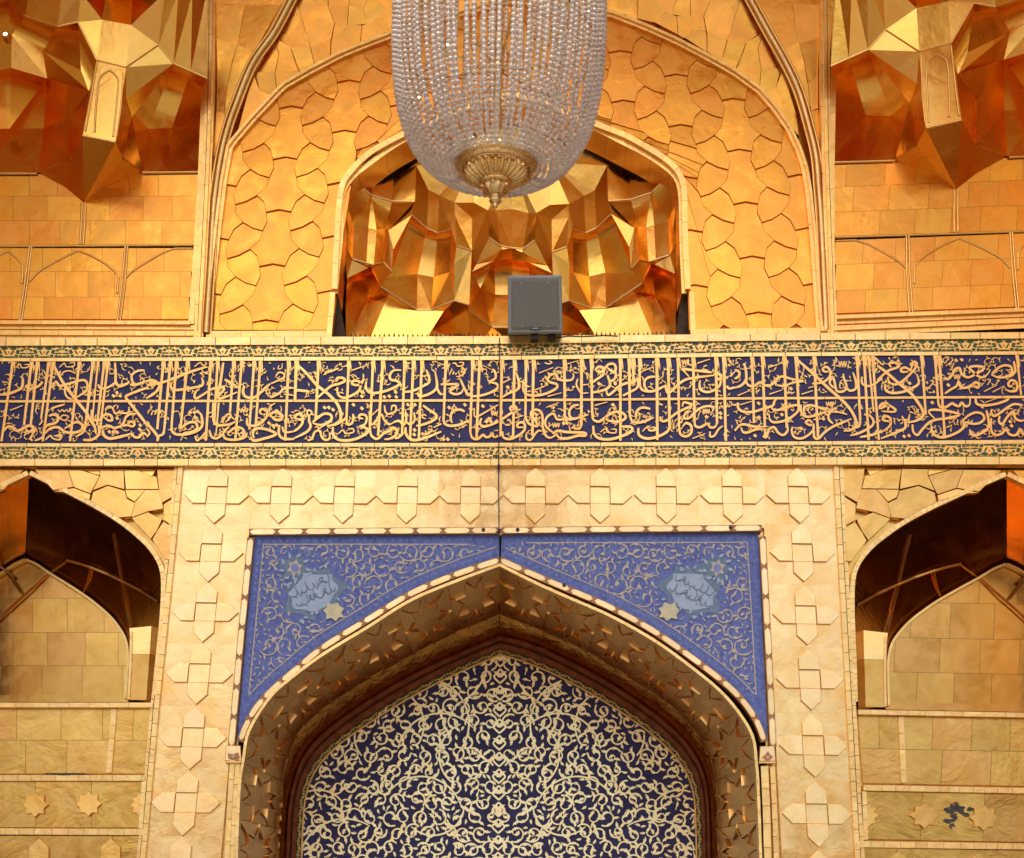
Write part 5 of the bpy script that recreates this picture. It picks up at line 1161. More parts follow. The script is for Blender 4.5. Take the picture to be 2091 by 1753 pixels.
for sd_ in (-1, 1):
    mp = (lambda x, y: (x, y)) if sd_ < 0 else mpW
    nm = 'left' if sd_ < 0 else 'right'
    T = thing('arch_web', W(*mp(560, 120), .1), 'curved web of irregular gold tiles above the petal wall, %s of the chandelier' % nm, 'wall panel', 'webs of irregular gold tiles')
    def web(polys, name, conv, amt):
        for q in polys:
            qq = [mp(*p) for p in q]; c = (sum(p[0] for p in q) / len(q), sum(p[1] for p in q) / len(q))
            # the web leans out over the room towards its crown
            V = []
            p2 = shrink(ccw(qq), .5); inv = q
            for x, y in p2:
                lean = YU + .02 - max(0, (200 - y)) * .0005 * amt
                V.append(W(x, y, lean))
            nn = len(V); ctr = sum(V, Vector()) / nn
            tl = Vector((random.uniform(-.025, .025), 0, random.uniform(-.03, .03)))
            tl.z -= .10 * amt
            V = [v + Vector((0, (v - ctr).dot(tl), 0)) for v in V]
            mesh(name, V + [v + Vector((0, .05, 0)) for v in V], [list(range(nn))] + [[i, nn + i, nn + (i + 1) % nn, (i + 1) % nn] for i in range(nn)], M_GOLDU, T)
    web(WEB, 'web_tile', 1, 1.0)
    web(FAN, 'fan_sheet', 1, .35)
    for g_ in range(22):
        for h_ in range(20):
            pass
    gx = [415 + 33 * k for k in range(20)]; gy = [-70 + 25 * k for k in range(31)]
    V = []; F = []
    for y in gy:
        for x in gx:
            q = mp(x, y); V.append(W(*q, YU + .085 - max(0, 200 - q[1]) * .0005))
    def low(x, y): return y > np.interp(x, [p[0] for p in HEXB[:14]], [p[1] for p in HEXB[:14]]) + 12
    for j in range(30):
        for i in range(19):
            if not low(gx[i] + 16, gy[j] + 15): F.append([j * 20 + i, j * 20 + i + 1, (j + 1) * 20 + i + 1, (j + 1) * 20 + i])
    mesh('backing_sheet', V, F, M_GOLDU, T)
for path, sd_ in (([(405, 690), (416, 480), (424, 300), (428, 150), (430, -40)], 'left'), ([(1700, 688), (1693, 480), (1687, 300), (1685, 150), (1684, -40)], 'right')):
    T = thing('pilaster', W(*path[0], 0), 'slim %s pilaster of gold strips between corner panel and arch' % sd_, 'pilaster', 'slim gold pilasters')
    pp = resample(catmull(path, 5), 20)
    strip('strip_piece', pp, -10, -3, -.01, .1, M_TRIMU, T, seg=74, gap=.3)
    strip('strip_piece', pp, -2.5, 4.5, -.035, .1, M_TRIMU, T, seg=90, gap=.3)
    strip('strip_piece', pp, 5, 10, .0, .1, M_TRIMU, T, seg=80, gap=.3)

def cove(name, VV, tops, bases, mat, parent, n=8):
    """curved cell facets: upright at the base, arching forward to the top edge, one object for each strip"""
    tops, bases = tops.split(), bases.split()
    def curve(tk, bk):
        t_, b_ = VV[tk], VV[bk]; out = []
        for i in range(n + 1):
            u = i / n; d = t_[2] + (b_[2] - t_[2]) * math.sqrt(max(0, 1 - u ** 2.2))
            out.append(W(b_[0] + (t_[0] - b_[0]) * u, b_[1] + (t_[1] - b_[1]) * u, d))
        return out
    for k in range(len(tops) - 1):
        A_ = curve(tops[k], bases[k]); B_ = curve(tops[k + 1], bases[k + 1]); V = []
        for p, q in zip(A_, B_): V += [p, q]
        mesh(name, V, [[2 * i, 2 * i + 1, 2 * i + 3, 2 * i + 2] for i in range(n)], mat, parent, smooth=True)
# ---------------------------------------------------------------- stalactite (muqarnas) corners above the band
mpC = affine([(169, 278), (236, 291), (291, 352), (171, 415), (323, 92), (422, 160), (267, 52), (412, 352), (385, 655), (258, 503), (160, 511)],
             [(1963, 246), (1892, 261), (1833, 327), (1949, 388), (1810, 64), (1693, 132), (1874, 20), (1695, 331), (1710, 647), (1848, 481), (1960, 485)])
YC = .10
k4 = lambda x, y, d: (x / 4.173, y / 4.173, d)
CV = {'T': k4(715, 1730, YC), 'a': k4(705, 1160, -.50), 'b': k4(985, 1215, -.50), 'c': k4(825, 515, -.56), 'd': k4(1075, 575, -.56), 'e': k4(1115, 215, -.62), 'f': k4(870, 170, -.62),
      'e1': k4(1135, -60, -.45), 'f1': k4(905, -60, -.45), 'e2': k4(1140, -150, -.9), 'f2': k4(910, -150, -.9),
      'g': k4(580, 1365, -.17), 'h': k4(325, 1470, YC), 'i': k4(1050, 1355, -.17), 'j': k4(1215, 1470, YC), 'h2': k4(560, 1600, YC), 'j2': k4(880, 1600, YC),
      'n': k4(1075, 840, -.40), 'k': k4(1125, 1000, -.15), 'l': k4(1265, 1100, .30), 's': k4(1465, 1090, .34), 't': k4(1755, 1040, .18), 'm1': k4(1225, 1455, .16), 'm2': k4(1430, 1455, .16), 'm3': k4(1725, 1455, .14),
      'o': k4(1480, 545, -.42), 'p': k4(1350, 385, -.50), 'q': k4(1765, 670, -.30), 'p1': k4(1405, -60, -.72), 'o1': k4(1520, -60, -.74), 'r0': k4(1625, 612, -.36), 'r1': k4(1640, -60, -.66), 'q1': k4(1760, -60, -.55),
      'u': k4(665, 190, -.62), 'v': k4(490, 230, -.66), 'w': k4(215, 140, -.62), 'w0': k4(60, 0, -.55), 'w1': k4(0, -60, -.5), 'u1': k4(690, -60, -.80), 'v1': k4(530, -60, -.85), 'w2': k4(245, -60, -.80),
      'y': k4(755, 775, -.40), 'z': k4(400, 670, -.05), 'A': k4(365, 440, -.12), 'B': k4(100, 300, -.20), 'B0': k4(-60, 250, -.15), 'C': k4(590, 1000, -.10), 'D': k4(370, 1095, .22), 'E': k4(80, 1100, .34), 'E0': k4(-120, 1100, .34),
      'G': k4(95, 580, -.10), 'G0': k4(-120, 620, -.02), 'H0': k4(-120, 1470, YC), 'y2': k4(690, 600, -.42), 'A0': k4(-120, 440, -.1), 'W3': k4(-160, 40, -.45), 'W4': k4(-160, -60, -.45)}
CF = ['a b T', 'a T g', 'g T h2 h', 'b i T', 'i j j2 T', 'a b d c', 'c d e f', 'f e e1 f1', 'f1 e1 e2 f2', 'd n b', 'b n k i', 'i k l m1 j', 'l s m2 m1', 's t m3 m2',
      'd p o n', 'd e p', 'e e1 p1 p', 'p p1 o1 o', 'o o1 r1 r0', 'r0 r1 q1 q',
      'A y z', 'B A z G', 'B G G0 A0', 'D C g h', 'C y a g', 'E D h H0', 'E0 E H0', 'y c a',
      'u u1 f c', 'u1 f1 f', 'v v1 u1 u', 'w w2 v1 v', 'w0 w1 w2 w', 'W3 W4 w1 w0']
c7 = lambda *q: [(x / 2.504, y / 2.504) for x, y in q]
for sd_ in (-1, 1):
    mp = (lambda x, y: (x, y)) if sd_ < 0 else mpC
    nm = 'left' if sd_ < 0 else 'right'
    T = thing('stalactite_corner', W(*mp(200, 690), YC), 'faceted gold corner vault with hanging pendant, upper %s, over blind arches' % nm, 'vault', 'faceted corner vaults')
    VV = {k: (*mp(x, y), d) for k, (x, y, d) in CV.items()}
    facets('facet', VV, [f.split() for f in CF], M_MUQU, T)
    cove('facet', VV, 'o o o r0 q', 'n k l s t', M_MUQU, T)
    cove('facet', VV, 'z z z z G G0', 'y C D E E E0', M_MUQU, T)
    cove('facet', VV, 'W3 w0 w v u c', 'B0 B B A y2 y', M_MUQU, T)
    mesh('backing_sheet', [W(*mp(x, y), d) for x, y, d in ((-60, -40, .55), (440, -40, .55), (430, 360, .55), (-60, 360, .55))], [[0, 1, 2, 3]], M_MUQU, T)
    P = lambda pts: [mp(*p) for p in pts]
    def R3(pts, r, Y, n=8): return roll('moulding', resample(P(pts), 8), r, Y, M_TRIMU, T, n=n)
    # edge beads along the ledges
    for q in (('h', 'E0'),): pass
    R3([(-40, 355), (76, 355)], .014, YC - .01); R3([(291, 353), (412, 352)], .014, YC - .01)
    def edge(a_, b_, r=.011):
        A_, B_ = W(*VV[a_]), W(*VV[b_]); t = (B_ - A_).normalized(); s = t.cross(Vector((0, 1, 0))).normalized(); u_ = t.cross(s)
        V = [p + s * r * math.cos(th) + u_ * r * math.sin(th) for p in (A_, B_) for th in (0, 1.05, 2.09, 3.14, 4.19, 5.24)]
        mesh('edge_bead', V, [[i, (i + 1) % 6, 6 + (i + 1) % 6, 6 + i] for i in range(6)], M_TRIMU, T)
    for e_ in ('a b', 'o q', 'o p', 'p d', 'c d', 'u v', 'v w', 'u c', 'i j', 'g h'): edge(*e_.split(), r=.013 if e_ == 'a b' else .009)
    # the little arched panel on the face of the pendant
    ap = [(193, 270), (195, 230), (200, 175), (204, 158), (213, 150), (224, 144), (233, 151), (241, 161), (242, 175), (236, 235), (231, 280)]
    dpt = lambda y: float(np.interp(y + (0 if sd_ < 0 else 31), [130, 285], [-.560, -.502]))
    roll('panel_moulding', resample(P(ap), 6), .009, dpt, M_TRIMU, T, n=6)
    roll('panel_moulding', resample(P([(174, 268), (183, 220), (197, 130)]), 8), .008, dpt, M_TRIMU, T, n=6)
    roll('panel_moulding', resample(P([(238, 280), (247, 220), (252, 150)]), 8), .008, dpt, M_TRIMU, T, n=6)
    # lower flat wall in courses of sheets
    rows = [(356, 401), (401, 451), (451, 501), (507, 555), (555, 607), (607, 652)]
    xr = lambda y: lx((409, 352), (384, 655), y)
    for k, (y0, y1) in enumerate(rows):
        x = -70 + (k % 2) * 26
        while x < 400:
            w = random.uniform(54, 76); xe = x + w
            if xe > xr((y0 + y1) / 2) - 20: xe = xr((y0 + y1) / 2)
            plate('gold_sheet', P([(x, y0), (xe, y0), (xe, y1), (x, y1)]), YC + random.uniform(0, .003), YC + .05, M_GOLDU, T, gap=.25)
            if xe >= xr((y0 + y1) / 2): break
            x = xe
    R3([(-60, 504), (394, 501)], .012, YC); R3([(168, 415), (166, 460), (163, 500)], .011, YC); R3([(175, 415), (173, 460), (170, 500)], .011, YC)
    for q in (c7((150, 1262), (128, 1440), (98, 1645)), c7((162, 1262), (140, 1450), (110, 1645)), c7((640, 1262), (625, 1440), (600, 1645)), c7((652, 1262), (640, 1450), (615, 1645)),
              c7((150, 1440), (195, 1390), (270, 1345), (340, 1310), (400, 1282), (470, 1310), (540, 1350), (585, 1385), (606, 1420), (600, 1500)),
              c7((645, 1420), (680, 1385), (760, 1335), (830, 1295), (890, 1272), (985, 1272)), c7((-60, 1330), (0, 1305), (42, 1285), (85, 1320), (118, 1360), (112, 1450))):
        R3(q, .010, YC)
    # panel frame: upright and the double ledge below it
    strip('frame_piece', P([(388, 662), (398, 520), (408, 352), (416, 160), (420, -40)]), *((-4, 8) if sd_ < 0 else (-8, 4)), YC - .06, YC + .05, M_TRIMU, T, seg=80, gap=.3)
    plate('ledge_bed', P([(-60, 645), (416, 645), (416, 695), (-60, 695)]), YC + .02, YC + .06, M_GOLDU, T)
    strip('ledge_piece', P([(-60, 658), (388, 659)]), -4, 4, YC - .08, YC + .05, M_TRIMU, T, seg=70, gap=.3)
    strip('ledge_piece', P([(-60, 668), (400, 669)]), -4.5, 4.5, YC - .05, YC + .05, M_TRIMU, T, seg=62, gap=.3)
    strip('ledge_piece', P([(-60, 679), (412, 681)]), -5, 5, YC - .11, YC + .05, M_TRIMU, T, seg=84, gap=.3)
    strip('ledge_piece', P([(-60, 690), (414, 692)]), -5.5, 6, YC - .09, YC + .05, M_TRIMU, T, seg=76, gap=.3)
    if sd_ < 0:
        p = W(14, 76, -.215)
        L = thing('spotlight', p, 'small lit spotlight set in the corner vault at the far upper left', 'lamp')
        def ringm(name, r0, r1, y0, y1, mat):
            V = []; F = []; n = 16
            for k in range(n):
                th = k / n * 6.2832
                V += [p + Vector((r0 * math.cos(th), y0, r0 * math.sin(th))), p + Vector((r1 * math.cos(th), y1, r1 * math.sin(th)))]
            for k in range(n): F.append([2 * k, 2 * k + 1, (2 * k + 3) % (2 * n), (2 * k + 2) % (2 * n)])
            return mesh(name, V, F, mat, L)
        ringm('rim', .035, .026, -.03, -.05, M_TARN); ringm('housing', .036, .036, .08, -.03, M_TARN)
        ml, nt, b = nodes('lamp_lens'); b.inputs['Emission Color'].default_value = (1, .9, .65, 1); b.inputs['Emission Strength'].default_value = 2.5
        V = [p + Vector((.02 * math.cos(k * .524), -.046, .02 * math.sin(k * .524))) for k in range(12)]
        mesh('lens', V, [list(range(12))], ml, L)

# ---------------------------------------------------------------- honeycomb niche in the middle
T_MQ = thing('honeycomb_niche', W(1045, 690, .6), 'faceted mirror-gold stalactite niche behind the loudspeaker', 'niche')
k3 = lambda x, y, d: (670 + x / 3.895, 250 + y / 3.895, d)
MV = {'P1': k3(215, 465, .22), 'P2': k3(345, 582, .34), 'P3': k3(508, 628, .42), 'P4': k3(690, 632, .40), 'F0': k3(105, 900, .16), 'F1': k3(130, 600, .16), 'F2': k3(290, 370, .18), 'F3': k3(480, 235, .2), 'F4': k3(640, 140, .2), 'F5': k3(900, 0, .2), 'F6': k3(1465, -190, .2),
      'Q1': k3(357, 432, .44), 'Q2': k3(525, 428, .50), 'Q4': k3(702, 345, .46), 'Q3': k3(600, 318, .40), 'Q5': k3(900, 190, .46), 'Q6': k3(1465, 60, .4), 'Q7': k3(1150, 300, .56), 'Q8': k3(1465, 330, .55),
      'd1': k3(205, 820, .40), 'd2': k3(320, 842, .50), 'd3': k3(385, 856, .50), 'd4': k3(455, 845, .40), 'd5': k3(480, 860, .30), 'd6': k3(130, 640, .2),
      'e0': k3(118, 935, .18), 'e1': k3(195, 1090, .34), 'e2': k3(305, 1132, .42), 'e3': k3(362, 1136, .42), 'e4': k3(445, 1118, .34), 'e5': k3(505, 1190, .30), 'd7': k3(520, 1010, .32),
      'r1': k3(665, 738, .34), 'r2': k3(785, 845, .46), 'r3': k3(872, 882, .50), 'r4': k3(978, 848, .42), 'r5': k3(1022, 985, .36), 'r6': k3(1002, 1125, .40),
      't1': k3(800, 540, .56), 't2': k3(885, 580, .60), 't3': k3(1005, 640, .54), 't4': k3(1010, 750, .50), 't5': k3(1145, 762, .50), 't6': k3(1142, 1022, .42), 't0': k3(1160, 640, .60),
      'a0': k3(835, 915, .52), 'a1': k3(520, 1075, .46), 'a2': k3(520, 1140, .52), 'a3': k3(712, 1208, .74), 'a4': k3(840, 1232, .76), 'a5': k3(970, 1192, .62),
      'b1': k3(415, 1308, .42), 'b0': k3(430, 1240, .46), 'b2': k3(705, 1492, .62), 'b3': k3(820, 1492, .62), 'b4': k3(1002, 1420, .52), 'b5': k3(1122, 1455, .46),
      'g0': k3(150, 1242, .34), 'g1': k3(335, 1150, .46), 'g2': k3(140, 1490, .62), 'g3': k3(315, 1405, .82), 'g4': k3(470, 1392, .66), 'g5': k3(318, 1445, .72),
      'h0': k3(145, 1760, .66), 'h1': k3(318, 1760, .64), 'h2': k3(800, 1690, .585), 'h3': k3(795, 1760, .57), 'i1': k3(920, 1502, .62), 'i2': k3(832, 1660, .92), 'i3': k3(1140, 1760, .95), 'i4': k3(832, 1760, .95),
      'm1': k3(1280, 920, .44), 'm2': k3(1375, 985, .50), 'm3': k3(1465, 1002, .52), 'n1': k3(1270, 700, .62), 'n2': k3(1330, 700, .66), 'n3': k3(1465, 690, .68), 'o1': k3(1180, 1130, .56), 'o2': k3(1145, 1190, .54), 'o3': k3(1320, 1102, .62), 'o4': k3(1465, 1085, .66), 'o5': k3(1382, 1012, .50),
      'q1': k3(1210, 1320, .80), 'q2': k3(1392, 1120, .70), 'q3': k3(1330, 1372, .96), 'q4': k3(1465, 1372, .98), 's1': k3(1110, 1492, .62), 's2': k3(1302, 1632, .82), 's3': k3(1465, 1632, .84), 's4': k3(1220, 1760, .92), 's5': k3(1465, 1760, .92), 's6': k3(1130, 1700, .80)}
MF = ['P1 P2 Q1 F2', 'P2 P3 Q2 Q1', 'P3 P4 Q4 Q2', 'P4 t1 Q7 Q4', 't1 t2 Q7', 't2 t3 Q7', 't3 t0 Q7', 't0 n1 Q8 Q7', 'n1 n2 Q8', 'n2 n3 Q8',
      'F1 d1 e1 F0', 'F1 F0 d6', 'F0 e0 e1', 'd1 d2 e2 e1', 'd2 d3 e3 e2', 'd3 d4 e4 e3', 'd4 d5 d7 e5 e4',
      'P4 r1 d5', 'r1 d5 d7 a1', 'P4 t1 r2 r1', 't1 t2 r3 r2', 't2 t3 r4 r3', 't3 t4 r5 r4', 't4 t5 t6 r5', 't3 t0 t5 t4', 'd7 a1 a2 e5',
      'a2 a3 b2 b1 b0', 'a3 a4 b3 b2', 'a4 a5 r6 b4 b3', 'r5 t6 b5 b4 r6', 'e5 a2 b0 b1', 'e1 e2 g1 g0', 'e0 e1 g0', 'e2 e3 e4 g1', 'e4 e5 b1 g1', 'b1 g4 g5 g3', 'b1 b2 g4', 'g2 g3 g5 h1 h0', 'g5 g4 b2 h2 h3 h1', 'b2 b3 h2', 'b3 i1 h2', 'b3 b4 i1', 'i1 b4 i2', 'h2 i1 i2 i4 h3', 'b4 b5 s1 s6 i2', 'i2 s6 i3 i4', 's6 s4 i3',
      't0 n1 m1 t6 t5', 'n1 n2 m2 m1', 'n2 n3 m3 m2', 'm1 o5 o1', 'm1 m2 o5', 'm2 m3 o5', 't6 m1 o1 o2', 'o5 o1 o2 o3', 'o5 o3 o4 m3', 't6 o2 s1 b5', 'o2 q1 q3 s2 s1', 'q3 q4 s3 s2', 's1 s2 s4 s6', 's2 s3 s5 s4']
mpM = affine([MV[k][:2] for k in ('P1', 'P2', 'P4', 'e1', 'd2', 'b1', 'r4', 'b2', 'h0', 'm1', 't5')],
             [(1020 + x / 3.895, 250 + y / 3.895) for x, y in ((1345, 430), (1205, 550), (868, 640), (1335, 1060), (1225, 835), (1145, 1300), (580, 870), (850, 1490), (1400, 1690), (285, 925), (405, 760))])
for sd_ in (-1, 1):
    VV = {k: ((*(v[:2] if sd_ < 0 else mpM(*v[:2])), .45 + (v[2] - .45) * .75)) for k, v in MV.items()}
    if sd_ > 0:
        for k in list(MV):        # share the centre line
            if MV[k][0] > 1045: VV[k] = (*MV[k][:2], VV[k][2])
    facets('facet', VV, [f.split() for f in MF], M_MUQU, T_MQ)
    for tp, bs in (('P1 P2 P2 P2 P3 P4', 'F1 d1 d2 d3 d4 d5'), ('r1 r1 r2 r3 r4 r5', 'a1 a2 a3 a4 a5 r6'), ('F2 F3 F4 F5 F6', 'Q1 Q2 Q4 Q7 Q8'), ('g0 g1 g1', 'g2 g3 b1'), ('o2 o3 o3 o4', 'q1 q1 q3 q4')): cove('facet', VV, tp, bs, M_MUQU, T_MQ)
    for e_ in ('P1 P2', 'P2 P3', 'P3 P4', 'e1 e3', 'e3 e4', 'e4 e5', 'r1 r2', 'r2 r3', 'r3 r4', 'b1 b2', 'b2 b3', 'b3 b4', 'b4 b5', 'm1 m2', 'm2 m3', 'r5 t6', 's1 s2', 's2 s3'):
        A_, B_ = (W(*VV[k]) for k in e_.split()); t = (B_ - A_).normalized(); s = t.cross(Vector((0, 1, 0))).normalized(); u_ = t.cross(s); r = .010
        V = [p + s * r * math.cos(th) + u_ * r * math.sin(th) for p in (A_, B_) for th in (0, 1.05, 2.09, 3.14, 4.19, 5.24)]
        mesh('edge_bead', V, [[i, (i + 1) % 6, 6 + (i + 1) % 6, 6 + i] for i in range(6)], M_TARN, T_MQ)
bk = [W(x, y, 1.05) for x, y in NIN]
mesh('backing_sheet', bk, [list(range(len(bk)))], M_MUQU, T_MQ)
bk2 = [W(x, y, YU + .1) for x, y in NIN]; nb = len(bk)
mesh('niche_return', bk2 + bk, [[i, i + 1, nb + i + 1, nb + i] for i in range(nb - 1)], M_MUQU, T_MQ)
plate('sill', [(672, 689), (1410, 686), (1412, 700), (670, 703)], YU - .1, 1.1, M_TRIMU, T_MQ)
# ---------------------------------------------------------------- chandelier
random.seed(3)
mg, nt, b = nodes('crystal_bead')
b.inputs['Base Color'].default_value = (1, .95, .89, 1); b.inputs['Roughness'].default_value = .04; b.inputs['IOR'].default_value = 1.38
b.inputs['Transmission Weight'].default_value = .78; b.inputs['Specular IOR Level'].default_value = .8
b.inputs['Coat Weight'].default_value = 1.0
M_BEAD = mg
CP = W(1013, 340, -4.5); CX, CY, CZ = CP.x, CP.y, CP.z
T_CH = thing('chandelier', (CX, CY, CZ - .3), 'crystal bead chandelier with ornate gold base hanging before the wall', 'chandelier')
prof = [(.20, .02), (.27, -.005), (.35, .015), (.43, .085), (.495, .19), (.54, .32), (.575, .50), (.598, .75), (.605, 1.05), (.605, 1.5), (.60, 2.0), (.60, 2.6)]
pf = catmull(prof, 10)
def bead_mesh(path, r, name):
    ico = bmesh.new(); bmesh.ops.create_icosphere(ico, subdivisions=2, radius=1)
    iv = [v.co.copy() for v in ico.verts]; ifa = [[v.index for v in f.verts] for f in ico.faces]; ico.free()
    V = []; F = []
    for (rr, zz) in path:
        k = len(V); s = min(r, math.pi * rr / 68 * 1.02) * random.uniform(.92, 1.06); q = Matrix.Rotation(random.uniform(0, 3), 3, Vector((random.random(), random.random(), random.random())).normalized())
        V += [tuple((q @ c) * s + Vector((rr, 0, zz))) for c in iv]; F += [[k + i for i in f] for f in ifa]
    # the thread through the beads
    for (a0, b0), (a1, b1) in zip(path, path[1:]):
        k = len(V)
        V += [(a0, -.0012, b0), (a0, .0012, b0), (a1, .0012, b1), (a1, -.0012, b1)]; F.append([k, k + 1, k + 2, k + 3])
    me = bpy.data.meshes.new(name); me.from_pydata(V, [], F); me.materials.append(M_BEAD); me.update()
    return me
NSTR = 74
def bead_path(pts, r):
    fine = resample(pts, .002); out = [fine[0]]; acc = 0.0
    for a_, b2 in zip(fine, fine[1:]):
        acc += math.dist(a_, b2)
        if acc > 2.12 * min(r, math.pi * b2[0] / 68 * 1.02): out.append(b2); acc = 0.0
    return out
MS = [bead_mesh(bead_path(pf, .0142), .0142, 'bead_strand') for _ in range(3)]
lo = .3
for k in range(NSTR):
    o = bpy.data.objects.new('bead_strand', MS[k % 3]); COL.objects.link(o); o.parent = T_CH
    o.location = (0, 0, lo); o.rotation_euler = (0, 0, 2 * math.pi * (k + random.uniform(-.34, .34)) / NSTR); o.scale = (1, 1, random.uniform(.995, 1.012))
inner = [(.10, .10), (.20, .16), (.30, .34), (.36, .60), (.38, 1.0), (.38, 1.6), (.36, 2.4)]
MI = bead_mesh(resample(catmull(inner, 8), .042), .015, 'inner_strand')
for k in range(24):
    o = bpy.data.objects.new('inner_strand', MI); COL.objects.link(o); o.parent = T_CH
    o.location = (0, 0, lo); o.rotation_euler = (0, 0, 2 * math.pi * k / 24 + .03)
def lathe(name, prof, mat, n=48, flute=0, fd=0.0, parent=T_CH):
    V = []; F = []
    for i, (r, z) in enumerate(prof):
        for k in range(n):
            th = 2 * math.pi * k / n
            q = r * (1 + fd * abs(math.sin(flute * th / 2)) - fd) if flute else r
            V.append((CX + q * math.cos(th), CY + q * math.sin(th), CZ + z))
    m = len(prof)
    for i in range(m - 1):
        for k in range(n): F.append([i * n + k, i * n + (k + 1) % n, (i + 1) * n + (k + 1) % n, (i + 1) * n + k])
    return mesh(name, V, F, mat, parent, smooth=True)
M_BRASS = gold('chased_brass', (.92, .66, .28), (.78, .50, .17), (.97, .76, .40), rough=.24, dr=.12, bump=.12, scale=9)
lathe('crown_ring', [(.20, .05), (.225, .045), (.235, .02), (.225, -.005), (.205, -.012), (.19, -.01), (.19, .03)], M_BRASS, 96, 40, .05)
lathe('base_ring', [(.208, .0), (.214, -.02), (.205, -.034), (.195, -.034), (.19, -.02), (.182, -.022), (.176, -.03)], M_BRASS, 64)
lathe('fluted_cup', [(.172, -.018), (.176, -.04), (.165, -.066), (.14, -.088), (.105, -.102), (.07, -.106)], M_BRASS, 208, 26, .16)
lathe('collar', [(.088, -.100), (.094, -.110), (.088, -.120), (.068, -.122)], M_BRASS, 40)
lathe('bulb_cup', [(.070, -.118), (.078, -.136), (.070, -.160), (.048, -.180), (.03, -.186)], M_BRASS, 64, 12, .10)
lathe('finial', [(.03, -.184), (.024, -.194), (.034, -.206), (.036, -.218), (.024, -.232), (.014, -.24), (.018, -.248), (.012, -.258), (0.001, -.265)], M_BRASS, 32, 8, .12)
for k in range(6):        # small cabochons round the bulb
    th = k * 1.047 + .35
    bm = bmesh.new(); bmesh.ops.create_icosphere(bm, subdivisions=2, radius=.013)
    V = [v.co + Vector((CX + .077 * math.cos(th), CY + .077 * math.sin(th), CZ - .140)) for v in bm.verts]; F = [[v.index for v in f.verts] for f in bm.faces]; bm.free()
    mesh('cabochon', V, F, M_BRASS, T_CH, smooth=True)
for k in range(26):       # leaf crests standing on the ring
    th = k / 26 * 6.2832; c_, s_ = math.cos(th), math.sin(th)
    def Pp(u, z, r): return (CX + r * c_ - u * s_, CY + r * s_ + u * c_, CZ + z)
    mesh('leaf_crest', [Pp(-.02, .03, .232), Pp(.02, .03, .232), Pp(.014, .065, .245), Pp(0, .085, .252), Pp(-.014, .065, .245)], [[0, 1, 2, 3, 4]], M_BRASS, T_CH)
lathe('stem', [(.022, -.02), (.022, .6), (.035, .62), (.022, .66), (.018, 3.0), (.018, 8.2)], M_BRASS, 12)
for z in (.75, 1.6):
    lathe('hoop', [(.56, z), (.575, z + .012), (.56, z + .024), (.545, z + .012), (.56, z)], M_BRASS, 64)
for k in range(8):
    th = k * math.pi / 4 + .2
    A_, B_ = Vector((CX, CY, CZ + .62)), Vector((CX + .55 * math.cos(th), CY + .55 * math.sin(th), CZ + .76))
    t = (B_ - A_).normalized(); s = t.cross(Vector((0, 0, 1))).normalized(); u_ = t.cross(s)
    mesh('arm', [p + s * .009 * math.cos(a_) + u_ * .009 * math.sin(a_) for p in (A_, B_) for a_ in (0, 1.57, 3.14, 4.71)], [[i, (i + 1) % 4, 4 + (i + 1) % 4, 4 + i] for i in range(4)], M_BRASS, T_CH)

# ---------------------------------------------------------------- loudspeaker on the cornice
YS = -.22
T_SP = thing('loudspeaker', W(1092, 686, YS), 'grey square loudspeaker standing on the cornice before the niche', 'loudspeaker')
# the box is tipped to face the court below
TL_, TR_, BR_, BL_ = W(1037, 563, YS - .16), W(1147, 562, YS - .16), W(1149, 680, YS), W(1038, 681, YS)
nrm = (TR_ - TL_).cross(BL_ - TL_).normalized()
if nrm.y > 0: nrm = -nrm
def sp(u, v, d=0.0): return TL_.lerp(TR_, u).lerp(BL_.lerp(BR_, u), v) + nrm * d
def slab(name, u0, u1, v0, v1, d0, d1, mat, ins=0.0, bev=0.0):
    R0 = [sp(u, v, d0) for u, v in ((u0, v0), (u1, v0), (u1, v1), (u0, v1))]
    R1 = [sp(u, v, d1 - bev) for u, v in ((u0, v0), (u1, v0), (u1, v1), (u0, v1))]
    R2 = [sp(u, v, d1) for u, v in ((u0 + ins, v0 + ins), (u1 - ins, v0 + ins), (u1 - ins, v1 - ins), (u0 + ins, v1 - ins))]
    F = [[8, 9, 10, 11], [0, 1, 2, 3]] + [[k * 4 + i, k * 4 + (i + 1) % 4, k * 4 + 4 + (i + 1) % 4, k * 4 + 4 + i] for k in range(2) for i in range(4)]
    return mesh(name, R0 + R1 + R2, F, mat, T_SP)
slab('case', 0, 1, 0, 1, -.26, 0, M_GREY2, .03, .012)
slab('grille', .05, .95, .05, .95, -.01, .012, M_GREY, .055, .012)
for u, v in ((.25, .13), (.74, .13), (.25, .89), (.74, .89)): slab('screw', u - .012, u + .012, v - .011, v + .011, .0, .016, M_TRIM)
slab('badge', .42, .58, .905, .94, .0, .017, M_BLACK)
slab('badge_letters', .435, .565, .912, .932, .01, .0185, M_CART)
plate('foot', [(1085, 676), (1098, 676), (1099, 692), (1084, 692)], YS + .04, YS + .12, M_BLACK, T_SP)
plate('foot', [(1120, 676), (1134, 676), (1134, 689), (1120, 689)], YS + .06, YS + .14, M_BLACK, T_SP)

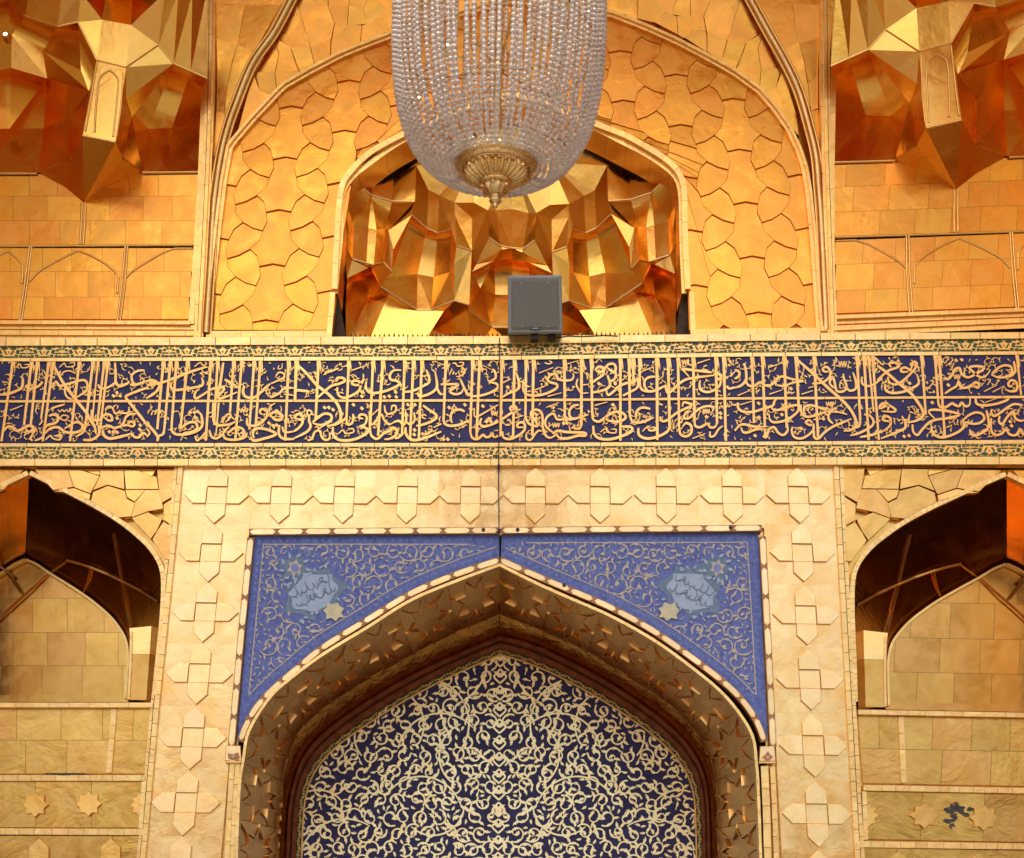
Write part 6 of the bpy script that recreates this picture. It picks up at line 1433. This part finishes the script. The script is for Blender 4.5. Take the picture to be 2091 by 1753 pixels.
cb = [W(x, y, YS + .10) for x, y in catmull([(1127, 684), (1140, 690), (1160, 687), (1190, 688), (1230, 686), (1262, 687)], 5)]
V = []; F = []
for p in cb: V += [p + Vector((0, .006 * math.cos(k * 1.05), .006 * math.sin(k * 1.05))) for k in range(6)]
for i in range(len(cb) - 1):
    for k in range(6): F.append([i * 6 + k, i * 6 + (k + 1) % 6, i * 6 + 6 + (k + 1) % 6, i * 6 + 6 + k])
mesh('power_cable', V, F, M_BLACK, T_SP)

# ---------------------------------------------------------------- bird spikes along the niche sill
T_BS = thing('bird_spike_strip', W(1045, 692, -.05), 'row of short dark bird spikes along the niche sill', 'spikes')
rb = Rib(-.05, .004)
x = 676.0
while x < 1404:
    y = 690 - (x - 676) / 728 * 3.5
    rb.poly([(x, y + 1), (x + 3, y - 9 + random.uniform(-2, 2)), (x + 6.5, y + 1)])
    x += random.uniform(8.5, 10.5)
rb.build('spike', M_TARP, T_BS)
plate('base_rail', [(674, 690), (1406, 686.5), (1406, 689), (674, 692.5)], -.054, -.03, M_BLACK, T_BS)

# ---------------------------------------------------------------- thin cable hanging down the middle
T_CB = thing('cable', W(1022, 1150, -.1), 'thin dark cable hanging down the middle over the band to the arch', 'cable')
cp = [(1020, 690, -.085), (1019.5, 780, -.085), (1018.5, 900, -.085), (1018, 960, -.07), (1018.5, 1030, -.06), (1019.5, 1100, -.055), (1020.5, 1148, -.055)]
V = []; F = []
for x, y, d in cp:
    p = W(x, y, d)
    V += [p + Vector((.0045 * math.cos(k * 1.05), .0045 * math.sin(k * 1.05), 0)) for k in range(6)]
for i in range(len(cp) - 1):
    for k in range(6): F.append([i * 6 + k, i * 6 + (k + 1) % 6, i * 6 + 6 + (k + 1) % 6, i * 6 + 6 + k])
mesh('wire', V, F, M_BLACK, T_CB)
for x, y, d in ((1018.5, 952, -.07), (1019, 1084, -.05)):
    plate('clip', [(x - 3, y - 3), (x + 3, y - 3), (x + 3, y + 3), (x - 3, y + 3)], d - .006, d + .03, M_BLACK, T_CB)
